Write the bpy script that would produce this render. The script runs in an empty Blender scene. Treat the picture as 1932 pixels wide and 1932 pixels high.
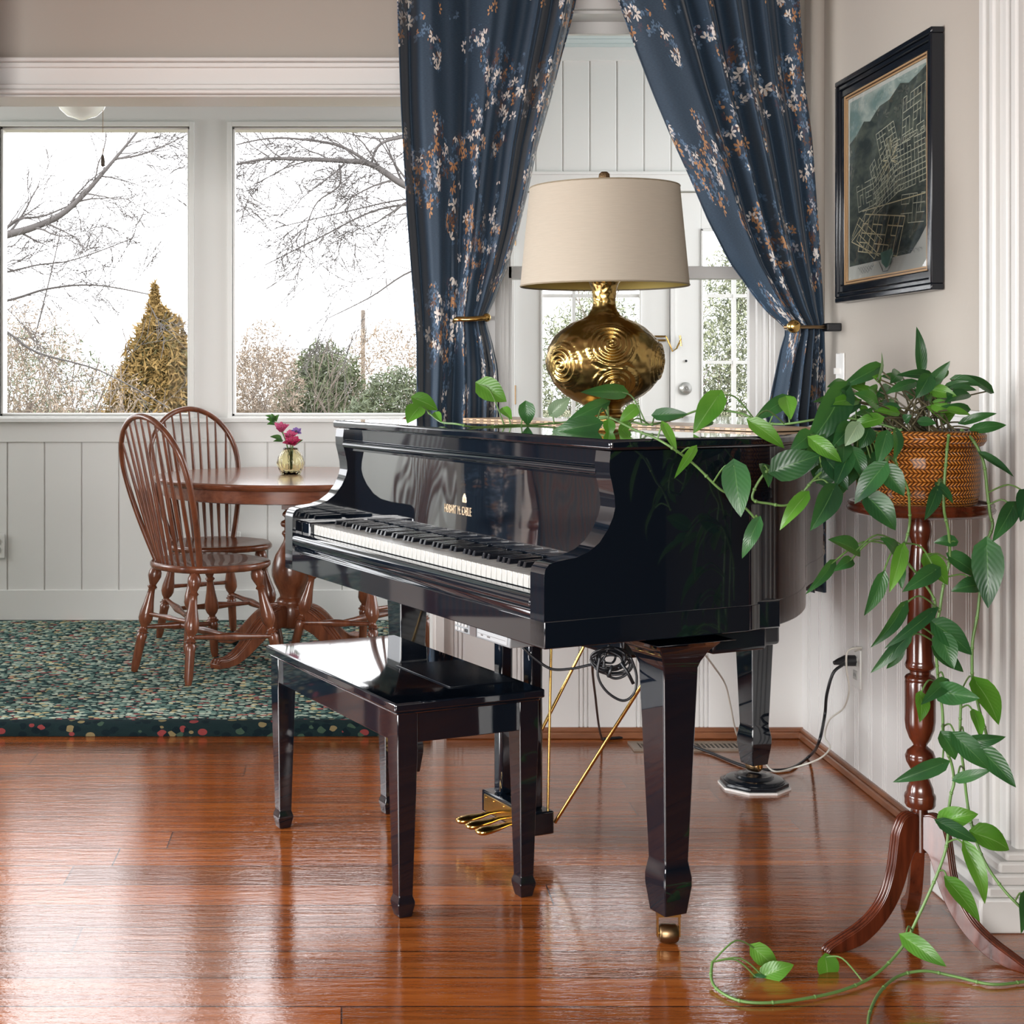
import bpy, bmesh, math, random
from mathutils import Vector, Matrix, noise
random.seed(7)
sc = bpy.context.scene
COL = sc.collection
PI = math.pi

# ------------------------------------------------------------------ camera, world, lights, exposure
F = 2800.0; EYE = 1.2; CX = 650.0; CY = 705.0
cam_d = bpy.data.cameras.new('camera'); cam = bpy.data.objects.new('camera', cam_d); COL.objects.link(cam)
cam.location = (0, 0, EYE); cam.rotation_euler = (PI/2, 0, 0)
cam_d.sensor_width = 36; cam_d.lens = F/1932*36
cam_d.shift_x = (966-CX)/1932; cam_d.shift_y = -(966-CY)/1932
cam_d.clip_start = .05; cam_d.clip_end = 200
sc.camera = cam
sc.view_settings.view_transform = 'Standard'; sc.view_settings.look = 'None'
sc.view_settings.exposure = -0.08; sc.view_settings.gamma = 1.0; sc.view_settings.use_curve_mapping = False
w = bpy.data.worlds.new('overcast_sky'); sc.world = w; w.use_nodes = True
wb = w.node_tree.nodes['Background']; wb.inputs[0].default_value = (.965, .975, 1, 1); wb.inputs[1].default_value = 4.6
try:
    sc.cycles.use_denoising = True
    sc.cycles.max_bounces = 8; sc.cycles.diffuse_bounces = 4; sc.cycles.glossy_bounces = 4
    sc.cycles.transparent_max_bounces = 16; sc.cycles.sample_clamp_indirect = 6
    sc.cycles.caustics_reflective = False; sc.cycles.caustics_refractive = False
except Exception: pass
def light(name, kind, loc, target, energy, color=(1, 1, 1), size=(1, 1), angle=.1, spread=PI):
    d = bpy.data.lights.new(name, kind); o = bpy.data.objects.new(name, d); COL.objects.link(o)
    o.location = loc; d.energy = energy; d.color = color
    if kind == 'AREA': d.shape = 'RECTANGLE'; d.size, d.size_y = size; d.spread = spread
    if kind == 'SUN': d.angle = angle
    o.rotation_euler = (Vector(target)-Vector(loc)).to_track_quat('-Z', 'Y').to_euler()
    return o
light('sun', 'SUN', (0, -10, 12), (3, 8, 0), 1.8, (1, .96, .88), angle=.3)
# fill lamps added out of view to brighten both rooms as daylight would
light('window_light_left', 'AREA', (-4.5, 2.6, 1.35), (0, 2.9, -.5), 160, (.97, .99, 1), (3.4, 1.4), spread=1.55)
light('window_light_rear', 'AREA', (-1.2, -3.1, 1.6), (0.3, 3.0, .1), 72, (1, .97, .93), (3.4, 1.7), spread=1.25)
light('window_light_sunroom', 'AREA', (-4.5, 6.05, 1.65), (0, 6.25, .7), 85, (.97, .99, 1), (1.5, 1.4))
light('window_light_sunroom_east', 'AREA', (3.3, 6.0, 1.7), (1.0, 6.4, 1.3), 40, (.95, .98, 1), (1.6, 1.4))

# ------------------------------------------------------------------ helpers
def P(px, py, Y): return Vector(((px-CX)*Y/F, Y, EYE-(py-CY)*Y/F))
def FL(px, py, z=0.0):
    Y = (EYE-z)*F/(py-CY); return Vector(((px-CX)*Y/F, Y, z))
class MB:
    def __init__(s): s.v = []; s.f = []; s.uv = {}
    def add(s, vs, fs):
        n = len(s.v); s.v += [tuple(v) for v in vs]; s.f += [tuple(i+n for i in f) for f in fs]; return n
    def box(s, x0, x1, y0, y1, z0, z1, M=None):
        vs = [Vector((x, y, z)) for z in (z0, z1) for y in (y0, y1) for x in (x0, x1)]
        if M: vs = [M @ v for v in vs]
        s.add(vs, [(0, 2, 3, 1), (4, 5, 7, 6), (0, 1, 5, 4), (2, 6, 7, 3), (0, 4, 6, 2), (1, 3, 7, 5)])
    def prism(s, poly, z0, z1, M=None):
        n = len(poly)
        vs = [Vector((p[0], p[1], z0)) for p in poly]+[Vector((p[0], p[1], z1)) for p in poly]
        if M: vs = [M @ v for v in vs]
        s.add(vs, [tuple(range(n))[::-1], tuple(range(n, 2*n))]+[(i, (i+1) % n, n+(i+1) % n, n+i) for i in range(n)])
    def tube(s, pts, r, seg=8, closed=False, caps=True, flat=1.0):
        pts = [Vector(p) for p in pts]; n = len(pts)
        rr = r if isinstance(r, (list, tuple)) else [r]*n
        rings = []; up = None
        for i, p in enumerate(pts):
            if closed: t = pts[(i+1) % n]-pts[i-1]
            else: t = pts[min(i+1, n-1)]-pts[max(i-1, 0)]
            if t.length < 1e-9: t = Vector((0, 0, 1))
            t.normalize()
            if up is None: up = t.orthogonal()
            up = up-t*up.dot(t)
            if up.length < 1e-6: up = t.orthogonal()
            up.normalize(); b = t.cross(up)
            rings.append([p+(up*math.cos(a)+b*math.sin(a)*flat)*rr[i] for a in [2*PI*k/seg for k in range(seg)]])
        vs = [v for R in rings for v in R]; fs = []
        for i in range(n if closed else n-1):
            j = (i+1) % n
            for k in range(seg):
                k2 = (k+1) % seg; fs.append((i*seg+k, i*seg+k2, j*seg+k2, j*seg+k))
        if caps and not closed:
            fs.append(tuple(range(seg))[::-1]); fs.append(tuple((n-1)*seg+k for k in range(seg)))
        s.add(vs, fs)
    def lathe(s, prof, seg=32, M=None, p0=None, p1=None):
        # prof: (r, h); axis z or from p0 to p1 (h scaled 0..1)
        if p0 is not None:
            p0 = Vector(p0); p1 = Vector(p1); d = p1-p0; q = d.to_track_quat('Z', 'Y').to_matrix().to_4x4()
            M = Matrix.Translation(p0) @ q @ Matrix.Diagonal((1, 1, d.length, 1))
        n = len(prof); vs = []
        for r, h in prof:
            for k in range(seg):
                a = 2*PI*k/seg; v = Vector((r*math.cos(a), r*math.sin(a), h)); vs.append(M @ v if M else v)
        fs = []
        for i in range(n-1):
            for k in range(seg):
                k2 = (k+1) % seg; fs.append((i*seg+k, i*seg+k2, (i+1)*seg+k2, (i+1)*seg+k))
        if prof[0][0] > 1e-5: fs.append(tuple(range(seg))[::-1])
        if prof[-1][0] > 1e-5: fs.append(tuple((n-1)*seg+k for k in range(seg)))
        s.add(vs, fs)
    def ball(s, c, r, seg=16, sc3=(1, 1, 1)):
        M = Matrix.Translation(Vector(c)) @ Matrix.Diagonal((sc3[0]*r, sc3[1]*r, sc3[2]*r, 1))
        s.lathe([(max(1e-6, math.sin(PI*i/10)), -math.cos(PI*i/10)) for i in range(11)], seg, M)
    def ribbon(s, rows):
        m = len(rows[0]); vs = [v for R in rows for v in R]
        s.add(vs, [(i*m+k, i*m+k+1, (i+1)*m+k+1, (i+1)*m+k) for i in range(len(rows)-1) for k in range(m-1)])
    def obj(s, name, mat, parent=None, smooth=None, bevel=0, uvs=None, solid=0, loc=None):
        me = bpy.data.meshes.new(name); me.from_pydata(s.v, [], s.f); me.update()
        if uvs:
            l = me.uv_layers.new(name='UVMap')
            for lp in me.loops: l.data[lp.index].uv = uvs[lp.vertex_index]
        else:
            bm = bmesh.new(); bm.from_mesh(me); bmesh.ops.recalc_face_normals(bm, faces=bm.faces); bm.to_mesh(me); bm.free()
        if mat: me.materials.append(mat)
        o = bpy.data.objects.new(name, me); COL.objects.link(o)
        if parent is not None: o.parent = parent; o.matrix_parent_inverse = Matrix.Identity(4)
        if loc: o.location = loc
        if smooth is not None:
            me.shade_smooth()
            if smooth < 179:
                try: me.set_sharp_from_angle(angle=math.radians(smooth))
                except Exception: pass
        if bevel:
            m = o.modifiers.new('bevel', 'BEVEL'); m.width = bevel; m.segments = 2; m.limit_method = 'ANGLE'; m.angle_limit = math.radians(40)
            if smooth is None:
                me.shade_smooth()
                try: me.set_sharp_from_angle(angle=math.radians(50))
                except Exception: pass
        if solid:
            m = o.modifiers.new('solid', 'SOLIDIFY'); m.thickness = solid; m.offset = 0
        return o
def thing(name, label, cat, loc=(0, 0, 0), rz=0, group=None):
    o = bpy.data.objects.new(name, None); COL.objects.link(o); o.empty_display_size = .05
    o.location = loc; o.rotation_euler = (0, 0, rz); o['label'] = label; o['category'] = cat
    if group: o['group'] = group
    return o
def tag(o, label, cat, group=None, kind=None):
    o['label'] = label; o['category'] = cat
    if group: o['group'] = group
    if kind: o['kind'] = kind
    return o
def struct(o): o['kind'] = 'structure'; return o
def dup(root, loc=None, rz=None, label=None, parent=None):
    r = root.copy(); COL.objects.link(r)
    if loc is not None: r.location = loc
    if rz is not None: r.rotation_euler = (0, 0, rz)
    if label: r['label'] = label
    if parent is not None: r.parent = parent
    for ch in list(root.children): dup(ch, parent=r)
    return r
def smooth_path(pts, n=6):
    pts = [Vector(p) for p in pts]; out = []
    for i in range(len(pts)-1):
        a = pts[max(i-1, 0)]; b = pts[i]; c = pts[i+1]; d = pts[min(i+2, len(pts)-1)]
        for k in range(n):
            t = k/n; out.append(.5*((2*b)+(c-a)*t+(2*a-5*b+4*c-d)*t*t+(3*b-a-3*c+d)*t**3))
    out.append(pts[-1]); return out
def interp(tab, x):
    if x <= tab[0][0]: return tab[0][1]
    for (a, b), (c, d) in zip(tab, tab[1:]):
        if x <= c: return b+(d-b)*(x-a)/(c-a)
    return tab[-1][1]

# ------------------------------------------------------------------ materials
def mat(name, col=(.8, .8, .8), rough=.5, metal=0, coat=0, spec=.5, bump=None, trans=0):
    m = bpy.data.materials.new(name); m.use_nodes = True; nt = m.node_tree; b = nt.nodes['Principled BSDF']
    b.inputs['Base Color'].default_value = (*col, 1); b.inputs['Roughness'].default_value = rough
    b.inputs['Metallic'].default_value = metal; b.inputs['Coat Weight'].default_value = coat
    b.inputs['Specular IOR Level'].default_value = spec; b.inputs['Transmission Weight'].default_value = trans
    if coat: b.inputs['Coat Roughness'].default_value = .03
    if bump:
        sc_, st = bump; tc = N(m, 'ShaderNodeTexCoord'); no = N(m, 'ShaderNodeTexNoise', Scale=sc_, Detail=3.0)
        bp = N(m, 'ShaderNodeBump', Strength=st, Distance=.01); L(m, tc.outputs['Object'], no.inputs['Vector'])
        L(m, no.outputs['Fac'], bp.inputs['Height']); L(m, bp.outputs[0], b.inputs['Normal'])
    return m
def N(m, t, **kw):
    n = m.node_tree.nodes.new(t)
    for k, v in kw.items():
        if k in n.inputs: n.inputs[k].default_value = v
        else: setattr(n, k, v)
    return n
def L(m, a, b): m.node_tree.links.new(a, b)
def BS(m): return m.node_tree.nodes['Principled BSDF']
def ramp(m, fac, stops, interp_='LINEAR'):
    r = m.node_tree.nodes.new('ShaderNodeValToRGB'); cr = r.color_ramp; cr.interpolation = interp_
    while len(cr.elements) < len(stops): cr.elements.new(.5)
    for e, (p, c) in zip(cr.elements, stops): e.position = p; e.color = (*c, 1)
    L(m, fac, r.inputs[0]); return r.outputs[0]
def math_(m, op, a, b=None, c=None):
    n = m.node_tree.nodes.new('ShaderNodeMath'); n.operation = op
    for i, x in enumerate((a, b, c)):
        if x is None: continue
        if isinstance(x, (int, float)): n.inputs[i].default_value = x
        else: L(m, x, n.inputs[i])
    return n.outputs[0]
def mix(m, fac, a, b):
    n = m.node_tree.nodes.new('ShaderNodeMix'); n.data_type = 'RGBA'
    for i, x in ((0, fac), (6, a), (7, b)):
        if isinstance(x, (int, float)): n.inputs[i].default_value = x
        elif isinstance(x, tuple): n.inputs[i].default_value = (*x, 1)
        else: L(m, x, n.inputs[i])
    return n.outputs[2]
def coords(m, scale=(1, 1, 1), kind='Object', rot=(0, 0, 0), loc=(0, 0, 0)):
    tc = N(m, 'ShaderNodeTexCoord'); mp = N(m, 'ShaderNodeMapping')
    mp.inputs['Scale'].default_value = scale; mp.inputs['Rotation'].default_value = rot; mp.inputs['Location'].default_value = loc
    L(m, tc.outputs[kind], mp.inputs[0]); return mp.outputs[0]
M_white = mat('white_trim_paint', (.72, .71, .69), .35, bump=(6, .05))
M_panel = mat('grey_white_panel_paint', (.72, .71, .695), .4, bump=(8, .05))
M_wall = mat('warm_beige_wall_paint', (.43, .388, .342), .7, bump=(60, .03))
M_ceil = mat('ceiling_paint', (.42, .39, .36), .8)
M_porch = mat('pale_blue_ceiling_paint', (.52, .60, .60), .5)
M_black = mat('black_piano_lacquer', (.0035, .006, .0105), .05, coat=.6, bump=(1.1, .012)); BS(M_black).inputs['IOR'].default_value = 1.6
M_black2 = mat('black_satin_lacquer', (.006, .008, .012), .16)
M_blackplastic = mat('black_rubber', (.01, .011, .014), .4)
M_ivory = mat('ivory_white_plastic', (.40, .395, .375), .18)
M_ebony = mat('ebony_black_plastic', (.006, .007, .01), .16)
M_brass = mat('polished_brass', (.62, .40, .13), .2, 1)
M_gold = mat('antique_gold', (.42, .285, .10), .26, 1, bump=(30, .06))
M_bronze = mat('aged_brass_wheel', (.23, .15, .08), .35, 1)
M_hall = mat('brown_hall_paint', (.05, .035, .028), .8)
M_glass = bpy.data.materials.new('window_glass'); M_glass.use_nodes = True
_nt = M_glass.node_tree; _nt.nodes.remove(_nt.nodes['Principled BSDF'])
_t = N(M_glass, 'ShaderNodeBsdfTransparent'); _g = N(M_glass, 'ShaderNodeBsdfGlossy', Roughness=.0)
_x = N(M_glass, 'ShaderNodeMixShader', Fac=.0012); L(M_glass, _t.outputs[0], _x.inputs[1]); L(M_glass, _g.outputs[0], _x.inputs[2])
L(M_glass, _x.outputs[0], _nt.nodes['Material Output'].inputs[0])
def wood(name, dark, light, scale=(3, 30, 30), rough=.25, coat=.3, bump=.03, kind='Object'):
    m = mat(name, light, rough, coat=coat); v = coords(m, scale, kind)
    n = N(m, 'ShaderNodeTexNoise', Scale=1.6, Detail=6.0, Roughness=.6); L(m, v, n.inputs['Vector'])
    c = ramp(m, n.outputs['Fac'], [(.3, dark), (.7, light)]); L(m, c, BS(m).inputs['Base Color'])
    bp = N(m, 'ShaderNodeBump', Strength=bump, Distance=.005); L(m, n.outputs['Fac'], bp.inputs['Height']); L(m, bp.outputs[0], BS(m).inputs['Normal'])
    return m
M_chair = wood('cherry_stained_wood', (.085, .024, .011), (.20, .062, .026), (20, 20, 4), .27)
M_table = wood('cherry_table_wood', (.10, .03, .015), (.24, .08, .037), (3, 24, 24), .22)
M_mahog = wood('mahogany_wood', (.035, .008, .004), (.12, .025, .010), (24, 24, 3), .2, .3)
M_shoe = wood('brown_shoe_moulding', (.13, .045, .018), (.26, .10, .045), (4, 4, 20), .35)
# floor boards run along X
def floor_mat():
    m = mat('glossy_orange_floorboards', rough=.17, coat=.0); nt = m.node_tree
    tc = N(m, 'ShaderNodeTexCoord'); sx = N(m, 'ShaderNodeSeparateXYZ'); L(m, tc.outputs['Object'], sx.inputs[0])
    q = math_(m, 'DIVIDE', sx.outputs[1], .134); row = math_(m, 'FLOOR', q); fr = math_(m, 'FRACT', q)
    wn = N(m, 'ShaderNodeTexWhiteNoise', noise_dimensions='1D'); L(m, row, wn.inputs['W'])
    off = math_(m, 'MULTIPLY', wn.outputs['Value'], 2.3); lx = math_(m, 'DIVIDE', math_(m, 'ADD', sx.outputs[0], off), 2.3)
    col = math_(m, 'FLOOR', lx); fx = math_(m, 'FRACT', lx)
    wn2 = N(m, 'ShaderNodeTexWhiteNoise', noise_dimensions='2D'); cb = N(m, 'ShaderNodeCombineXYZ'); L(m, row, cb.inputs[0]); L(m, col, cb.inputs[1]); L(m, cb.outputs[0], wn2.inputs['Vector'])
    v = N(m, 'ShaderNodeCombineXYZ'); L(m, math_(m, 'MULTIPLY', sx.outputs[0], 1.6), v.inputs[0]); L(m, math_(m, 'MULTIPLY', sx.outputs[1], 26), v.inputs[1]); L(m, math_(m, 'MULTIPLY', wn2.outputs['Value'], 30), v.inputs[2])
    g = N(m, 'ShaderNodeTexNoise', Scale=1.5, Detail=7.0, Roughness=.65, Distortion=.4); L(m, v.outputs[0], g.inputs['Vector'])
    c = ramp(m, g.outputs['Fac'], [(.22, (.13, .027, .006)), (.50, (.285, .078, .015)), (.78, (.42, .135, .032))])
    tint = ramp(m, wn2.outputs['Value'], [(0, (.62, .62, .66)), (1, (1.15, 1.08, .96))])
    mm = N(m, 'ShaderNodeMix', data_type='RGBA', blend_type='MULTIPLY'); mm.inputs[0].default_value = 1
    L(m, c, mm.inputs[6]); L(m, tint, mm.inputs[7])
    seam = math_(m, 'MAXIMUM', math_(m, 'GREATER_THAN', math_(m, 'ABSOLUTE', math_(m, 'SUBTRACT', fr, .5)), .481), math_(m, 'GREATER_THAN', math_(m, 'ABSOLUTE', math_(m, 'SUBTRACT', fx, .5)), .4992))
    L(m, mix(m, math_(m, 'MULTIPLY', seam, .9), mm.outputs[2], (.03, .008, .004)), BS(m).inputs['Base Color'])
    # worn, pitted finish
    p = N(m, 'ShaderNodeTexNoise', Scale=1.0, Detail=3.0); L(m, coords(m, (14, 70, 1)), p.inputs['Vector'])
    p2 = N(m, 'ShaderNodeTexNoise', Scale=1.0, Detail=2.0, Roughness=.7); L(m, coords(m, (60, 170, 1)), p2.inputs['Vector'])
    h = math_(m, 'ADD', math_(m, 'MULTIPLY', p.outputs['Fac'], .8), math_(m, 'ADD', math_(m, 'MULTIPLY', p2.outputs['Fac'], .45), math_(m, 'MULTIPLY', g.outputs['Fac'], .6)))
    h = math_(m, 'SUBTRACT', h, math_(m, 'MULTIPLY', seam, .8))
    bp = N(m, 'ShaderNodeBump', Strength=.20, Distance=.004); L(m, h, bp.inputs['Height']); L(m, bp.outputs[0], BS(m).inputs['Normal'])
    r = N(m, 'ShaderNodeMapRange'); L(m, g.outputs['Fac'], r.inputs[0]); r.inputs[3].default_value = .12; r.inputs[4].default_value = .07; L(m, r.outputs[0], BS(m).inputs['Roughness'])
    BS(m).inputs['IOR'].default_value = 2.15; BS(m).inputs['Specular IOR Level'].default_value = .5
    return m
M_floor = floor_mat()
def rug_mat(name='green_floral_carpet', light=True):
    m = mat(name, rough=.95, spec=.1)
    v = N(m, 'ShaderNodeTexVoronoi', Scale=1.0, Randomness=1.0); L(m, coords(m, (48, 62, 62) if light else (30, 40, 40)), v.inputs['Vector'])
    s = N(m, 'ShaderNodeSeparateColor'); L(m, v.outputs['Color'], s.inputs[0])
    if light: st = [(0, (.022, .055, .055)), (.16, (.05, .11, .10)), (.28, (.13, .21, .18)), (.52, (.26, .35, .29)), (.68, (.48, .53, .43)), (.84, (.52, .42, .22)), (.93, (.34, .10, .09))]
    else: st = [(0, (.006, .014, .018)), (.5, (.01, .022, .024)), (.64, (.045, .08, .055)), (.78, (.20, .16, .08)), (.9, (.22, .045, .045))]
    c = ramp(m, s.outputs[0], st, 'CONSTANT')
    edge = math_(m, 'GREATER_THAN', v.outputs['Distance'], .62 if light else .47)
    n = N(m, 'ShaderNodeTexNoise', Scale=3.0, Detail=2.0); L(m, coords(m), n.inputs['Vector'])
    c = mix(m, edge, c, (.010, .022, .024)); L(m, c, BS(m).inputs['Base Color'])
    n2 = N(m, 'ShaderNodeTexNoise', Scale=400.0); L(m, coords(m), n2.inputs['Vector'])
    bp = N(m, 'ShaderNodeBump', Strength=.6, Distance=.004); L(m, n2.outputs['Fac'], bp.inputs['Height']); L(m, bp.outputs[0], BS(m).inputs['Normal'])
    return m
M_rug = rug_mat(); M_rugedge = rug_mat('dark_green_carpet_border', False)
def curtain_mat():
    m = mat('navy_floral_curtain_fabric', rough=.62, spec=.35); BS(m).inputs['Sheen Weight'].default_value = .25
    BS(m).inputs['Sheen Roughness'].default_value = .4
    uv = coords(m, (1, 1, 1), 'UV')
    base = (.028, .062, .115)
    wv = N(m, 'ShaderNodeTexNoise', Scale=1.0, Detail=2.0); L(m, coords(m, (60, 600, 1), 'UV'), wv.inputs['Vector'])
    col = ramp(m, wv.outputs['Fac'], [(.3, (.013, .029, .052)), (.7, (.024, .047, .078))])
    def sprigs(col, scale, petals, size, thresh, stops, seed, cl_scale=5.0, cl=(.5, .56), sharp=1.0):
        mp = coords(m, (scale, scale, 1), 'UV', loc=(seed, seed*.7, 0))
        v = N(m, 'ShaderNodeTexVoronoi', voronoi_dimensions='2D', Scale=1.0, Randomness=.9); L(m, mp, v.inputs['Vector'])
        d = N(m, 'ShaderNodeVectorMath', operation='SUBTRACT'); L(m, mp, d.inputs[0]); L(m, v.outputs['Position'], d.inputs[1])
        s = N(m, 'ShaderNodeSeparateXYZ'); L(m, d.outputs[0], s.inputs[0])
        rc = N(m, 'ShaderNodeSeparateColor'); L(m, v.outputs['Color'], rc.inputs[0])
        ang = math_(m, 'ADD', math_(m, 'ARCTAN2', s.outputs[1], s.outputs[0]), math_(m, 'MULTIPLY', rc.outputs[0], 6.283))
        pet = math_(m, 'POWER', math_(m, 'ABSOLUTE', math_(m, 'SINE', math_(m, 'MULTIPLY', ang, petals/2))), .8*sharp)
        fan = math_(m, 'GREATER_THAN', math_(m, 'COSINE', math_(m, 'SUBTRACT', ang, math_(m, 'MULTIPLY', rc.outputs[2], 2.0))), -.55)
        rad = math_(m, 'MULTIPLY', math_(m, 'MULTIPLY', pet, size), math_(m, 'ADD', math_(m, 'MULTIPLY', rc.outputs[1], .5), .7))
        inside = math_(m, 'MULTIPLY', math_(m, 'LESS_THAN', v.outputs['Distance'], rad), fan)
        inside = math_(m, 'MULTIPLY', inside, math_(m, 'GREATER_THAN', v.outputs['Distance'], .07))
        keep = math_(m, 'LESS_THAN', rc.outputs[1], thresh)
        cn = N(m, 'ShaderNodeTexNoise', noise_dimensions='2D', Scale=cl_scale, Detail=1.0); L(m, coords(m, (1, .8, 1), 'UV', loc=(3.1, 1.7, 0)), cn.inputs['Vector'])
        cm = math_(m, 'GREATER_THAN', cn.outputs['Fac'], cl[0])
        f = math_(m, 'MULTIPLY', math_(m, 'MULTIPLY', inside, keep), cm)
        cc = ramp(m, rc.outputs[2], stops, 'CONSTANT')
        return mix(m, f, col, cc)
    blue = (.085, .14, .22); cream = (.60, .55, .50); tan = (.38, .19, .085); brown = (.11, .055, .035)
    col = sprigs(col, 24, 6, .46, .9, [(0, (.05, .095, .16)), (.5, (.08, .13, .2)), (.8, (.05, .04, .06))], 11, 5.2, (.50, 0), .7)
    col = sprigs(col, 30, 5, .50, .9, [(0, blue), (.4, brown), (.65, (.30, .30, .33)), (.85, tan)], 7, 5.2, (.545, 0))
    col = sprigs(col, 17, 7, .45, .8, [(0, cream), (.45, tan), (.7, brown), (.85, cream)], 3, 5.2, (.535, 0))
    col = sprigs(col, 9, 7, .24, .6, [(0, (.64, .58, .54)), (.6, (.42, .22, .10)), (.85, (.5, .42, .36))], 23, 5.2, (.42, 0))
    L(m, col, BS(m).inputs['Base Color'])
    return m
M_curtain = curtain_mat()
def leaf_mat(name, dark, light, vein):
    m = mat(name, rough=.33, spec=.45); uv = coords(m, (1, 1, 1), 'UV'); s = N(m, 'ShaderNodeSeparateXYZ'); L(m, uv, s.inputs[0])
    n = N(m, 'ShaderNodeTexNoise', Scale=7.0, Detail=2.0); L(m, coords(m), n.inputs['Vector'])
    c = ramp(m, n.outputs['Fac'], [(.35, dark), (.68, light)])
    ax = math_(m, 'ABSOLUTE', s.outputs[0])
    c = mix(m, math_(m, 'MULTIPLY', math_(m, 'LESS_THAN', ax, .035), .6), c, vein)
    wv = math_(m, 'SINE', math_(m, 'MULTIPLY', math_(m, 'SUBTRACT', s.outputs[1], math_(m, 'MULTIPLY', ax, .35)), 55))
    bp = N(m, 'ShaderNodeBump', Strength=.08, Distance=.002); L(m, wv, bp.inputs['Height']); L(m, bp.outputs[0], BS(m).inputs['Normal'])
    L(m, c, BS(m).inputs['Base Color'])
    t = N(m, 'ShaderNodeBsdfTranslucent'); L(m, mix(m, .5, c, (.25, .5, .04)), t.inputs['Color'])
    x = N(m, 'ShaderNodeMixShader', Fac=.22); L(m, BS(m).outputs[0], x.inputs[1]); L(m, t.outputs[0], x.inputs[2])
    L(m, x.outputs[0], m.node_tree.nodes['Material Output'].inputs[0]); return m
M_leaf = leaf_mat('dark_green_leaf', (.012, .055, .022), (.035, .135, .035), (.10, .22, .07))
M_leaf2 = leaf_mat('bright_green_leaf', (.05, .17, .015), (.115, .29, .035), (.22, .38, .12))
M_leafpale = leaf_mat('pale_leaf_underside', (.16, .24, .15), (.26, .36, .22), (.4, .5, .3))
M_stem = mat('green_vine_stem', (.10, .19, .05), .45)
M_stem_brown = mat('brown_leaf_stalk', (.10, .085, .045), .5)

def wall_grid(name, mat_, axis, a0, a1, t0, t1, z0, z1, holes):
    """wall slab with rectangular holes; axis 'x' runs along x between t0..t1 in y"""
    xs = sorted({a0, a1, *[h[0] for h in holes], *[h[1] for h in holes]}); zs = sorted({z0, z1, *[h[2] for h in holes], *[h[3] for h in holes]})
    b = MB()
    for i in range(len(xs)-1):
        for j in range(len(zs)-1):
            cx = (xs[i]+xs[i+1])/2; cz = (zs[j]+zs[j+1])/2
            if any(h[0] < cx < h[1] and h[2] < cz < h[3] for h in holes): continue
            if axis == 'x': b.box(xs[i], xs[i+1], t0, t1, zs[j], zs[j+1])
            else: b.box(t0, t1, xs[i], xs[i+1], zs[j], zs[j+1])
    return struct(b.obj(name, mat_))
def beads(b, xs, Y, z0, z1, x0, x1, th=.012, groove=.006, depth=.006, double=0, axis='x'):
    """panel sheet standing proud of a wall with real grooves at xs"""
    gs = []
    for x in xs:
        gs.append(x)
        if double: gs += [x+double, x+double*2.0]
    gs = sorted(g for g in gs if x0+.01 < g < x1-.01)
    prof = [(x0, 0)]
    for g in gs: prof += [(g-groove/2, 0), (g-groove/4, depth), (g+groove/4, depth), (g+groove/2, 0)]
    prof.append((x1, 0))
    if axis == 'x': rows = [[Vector((x, Y-th+d, z)) for x, d in prof] for z in (z0, z1)]
    else: rows = [[Vector((Y-th+d, x, z)) for x, d in prof] for z in (z0, z1)]
    b.ribbon(rows)
# ------------------------------------------------------------------ the setting
D1 = 4.9; D2 = 7.0; XR = 1.52
b = MB(); b.box(-4.6, 4.2, -3.2, 7.4, -.05, 0); struct(b.obj('floor', M_floor))
b = MB(); b.box(-4.6, 1.7, -3.2, 5.05, 2.9, 2.98); struct(b.obj('ceiling', M_ceil))
b = MB(); b.box(-4.6, 3.4, 5.051, 7.2, 2.74, 2.80)
for i in range(21): b.box(-4.6, 3.4, 5.10+i*.095, 5.175+i*.095, 2.734, 2.7405)
struct(b.obj('ceiling_sunroom', M_porch))
# wall between the rooms: opening on the left, sash window on the right
WX0, WX1, WZ0, WZ1 = .516, 1.40, .54, 2.40
wall_grid('wall_back', M_wall, 'x', -4.6, 1.7, D1, 5.05, 0, 2.9, [(-1.52, .306, -1, 2.12), (WX0, WX1, WZ0, WZ1)])
# beaded wainscot below the window
b = MB(); beads(b, [(x-650)*D1/F for x in (856, 975, 1092, 1200, 1318, 1410)], D1, .02, .51, .335, XR-.001, double=.014)
b.box(.335, XR, D1-.03, D1, .50, .53); struct(b.obj('trim_1', M_panel))
b = MB(); b.box(.29, .335, D1-.02, 5.06, 0, 2.12); b.box(.300, .327, D1-.028, D1-.015, 0, 2.12); struct(b.obj('trim_2', M_white))
# header mouldings over the wide opening
b = MB()
b.box(-4.6, .33, D1-.018, D1, 2.135, 2.222); b.box(-4.6, .34, D1-.030, D1, 2.205, 2.222); b.box(-4.6, .34, D1-.045, D1, 2.222, 2.236)
b.box(-4.6, .34, D1-.035, D1, 2.132, 2.150); b.box(-3.2, .306, D1-.02, 5.06, 2.110, 2.124)
b.tube([(-4.6, D1-.04, 2.124), (.33, D1-.04, 2.124)], .009, 10)
struct(b.obj('trim_3', M_white, bevel=.003))
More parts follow.
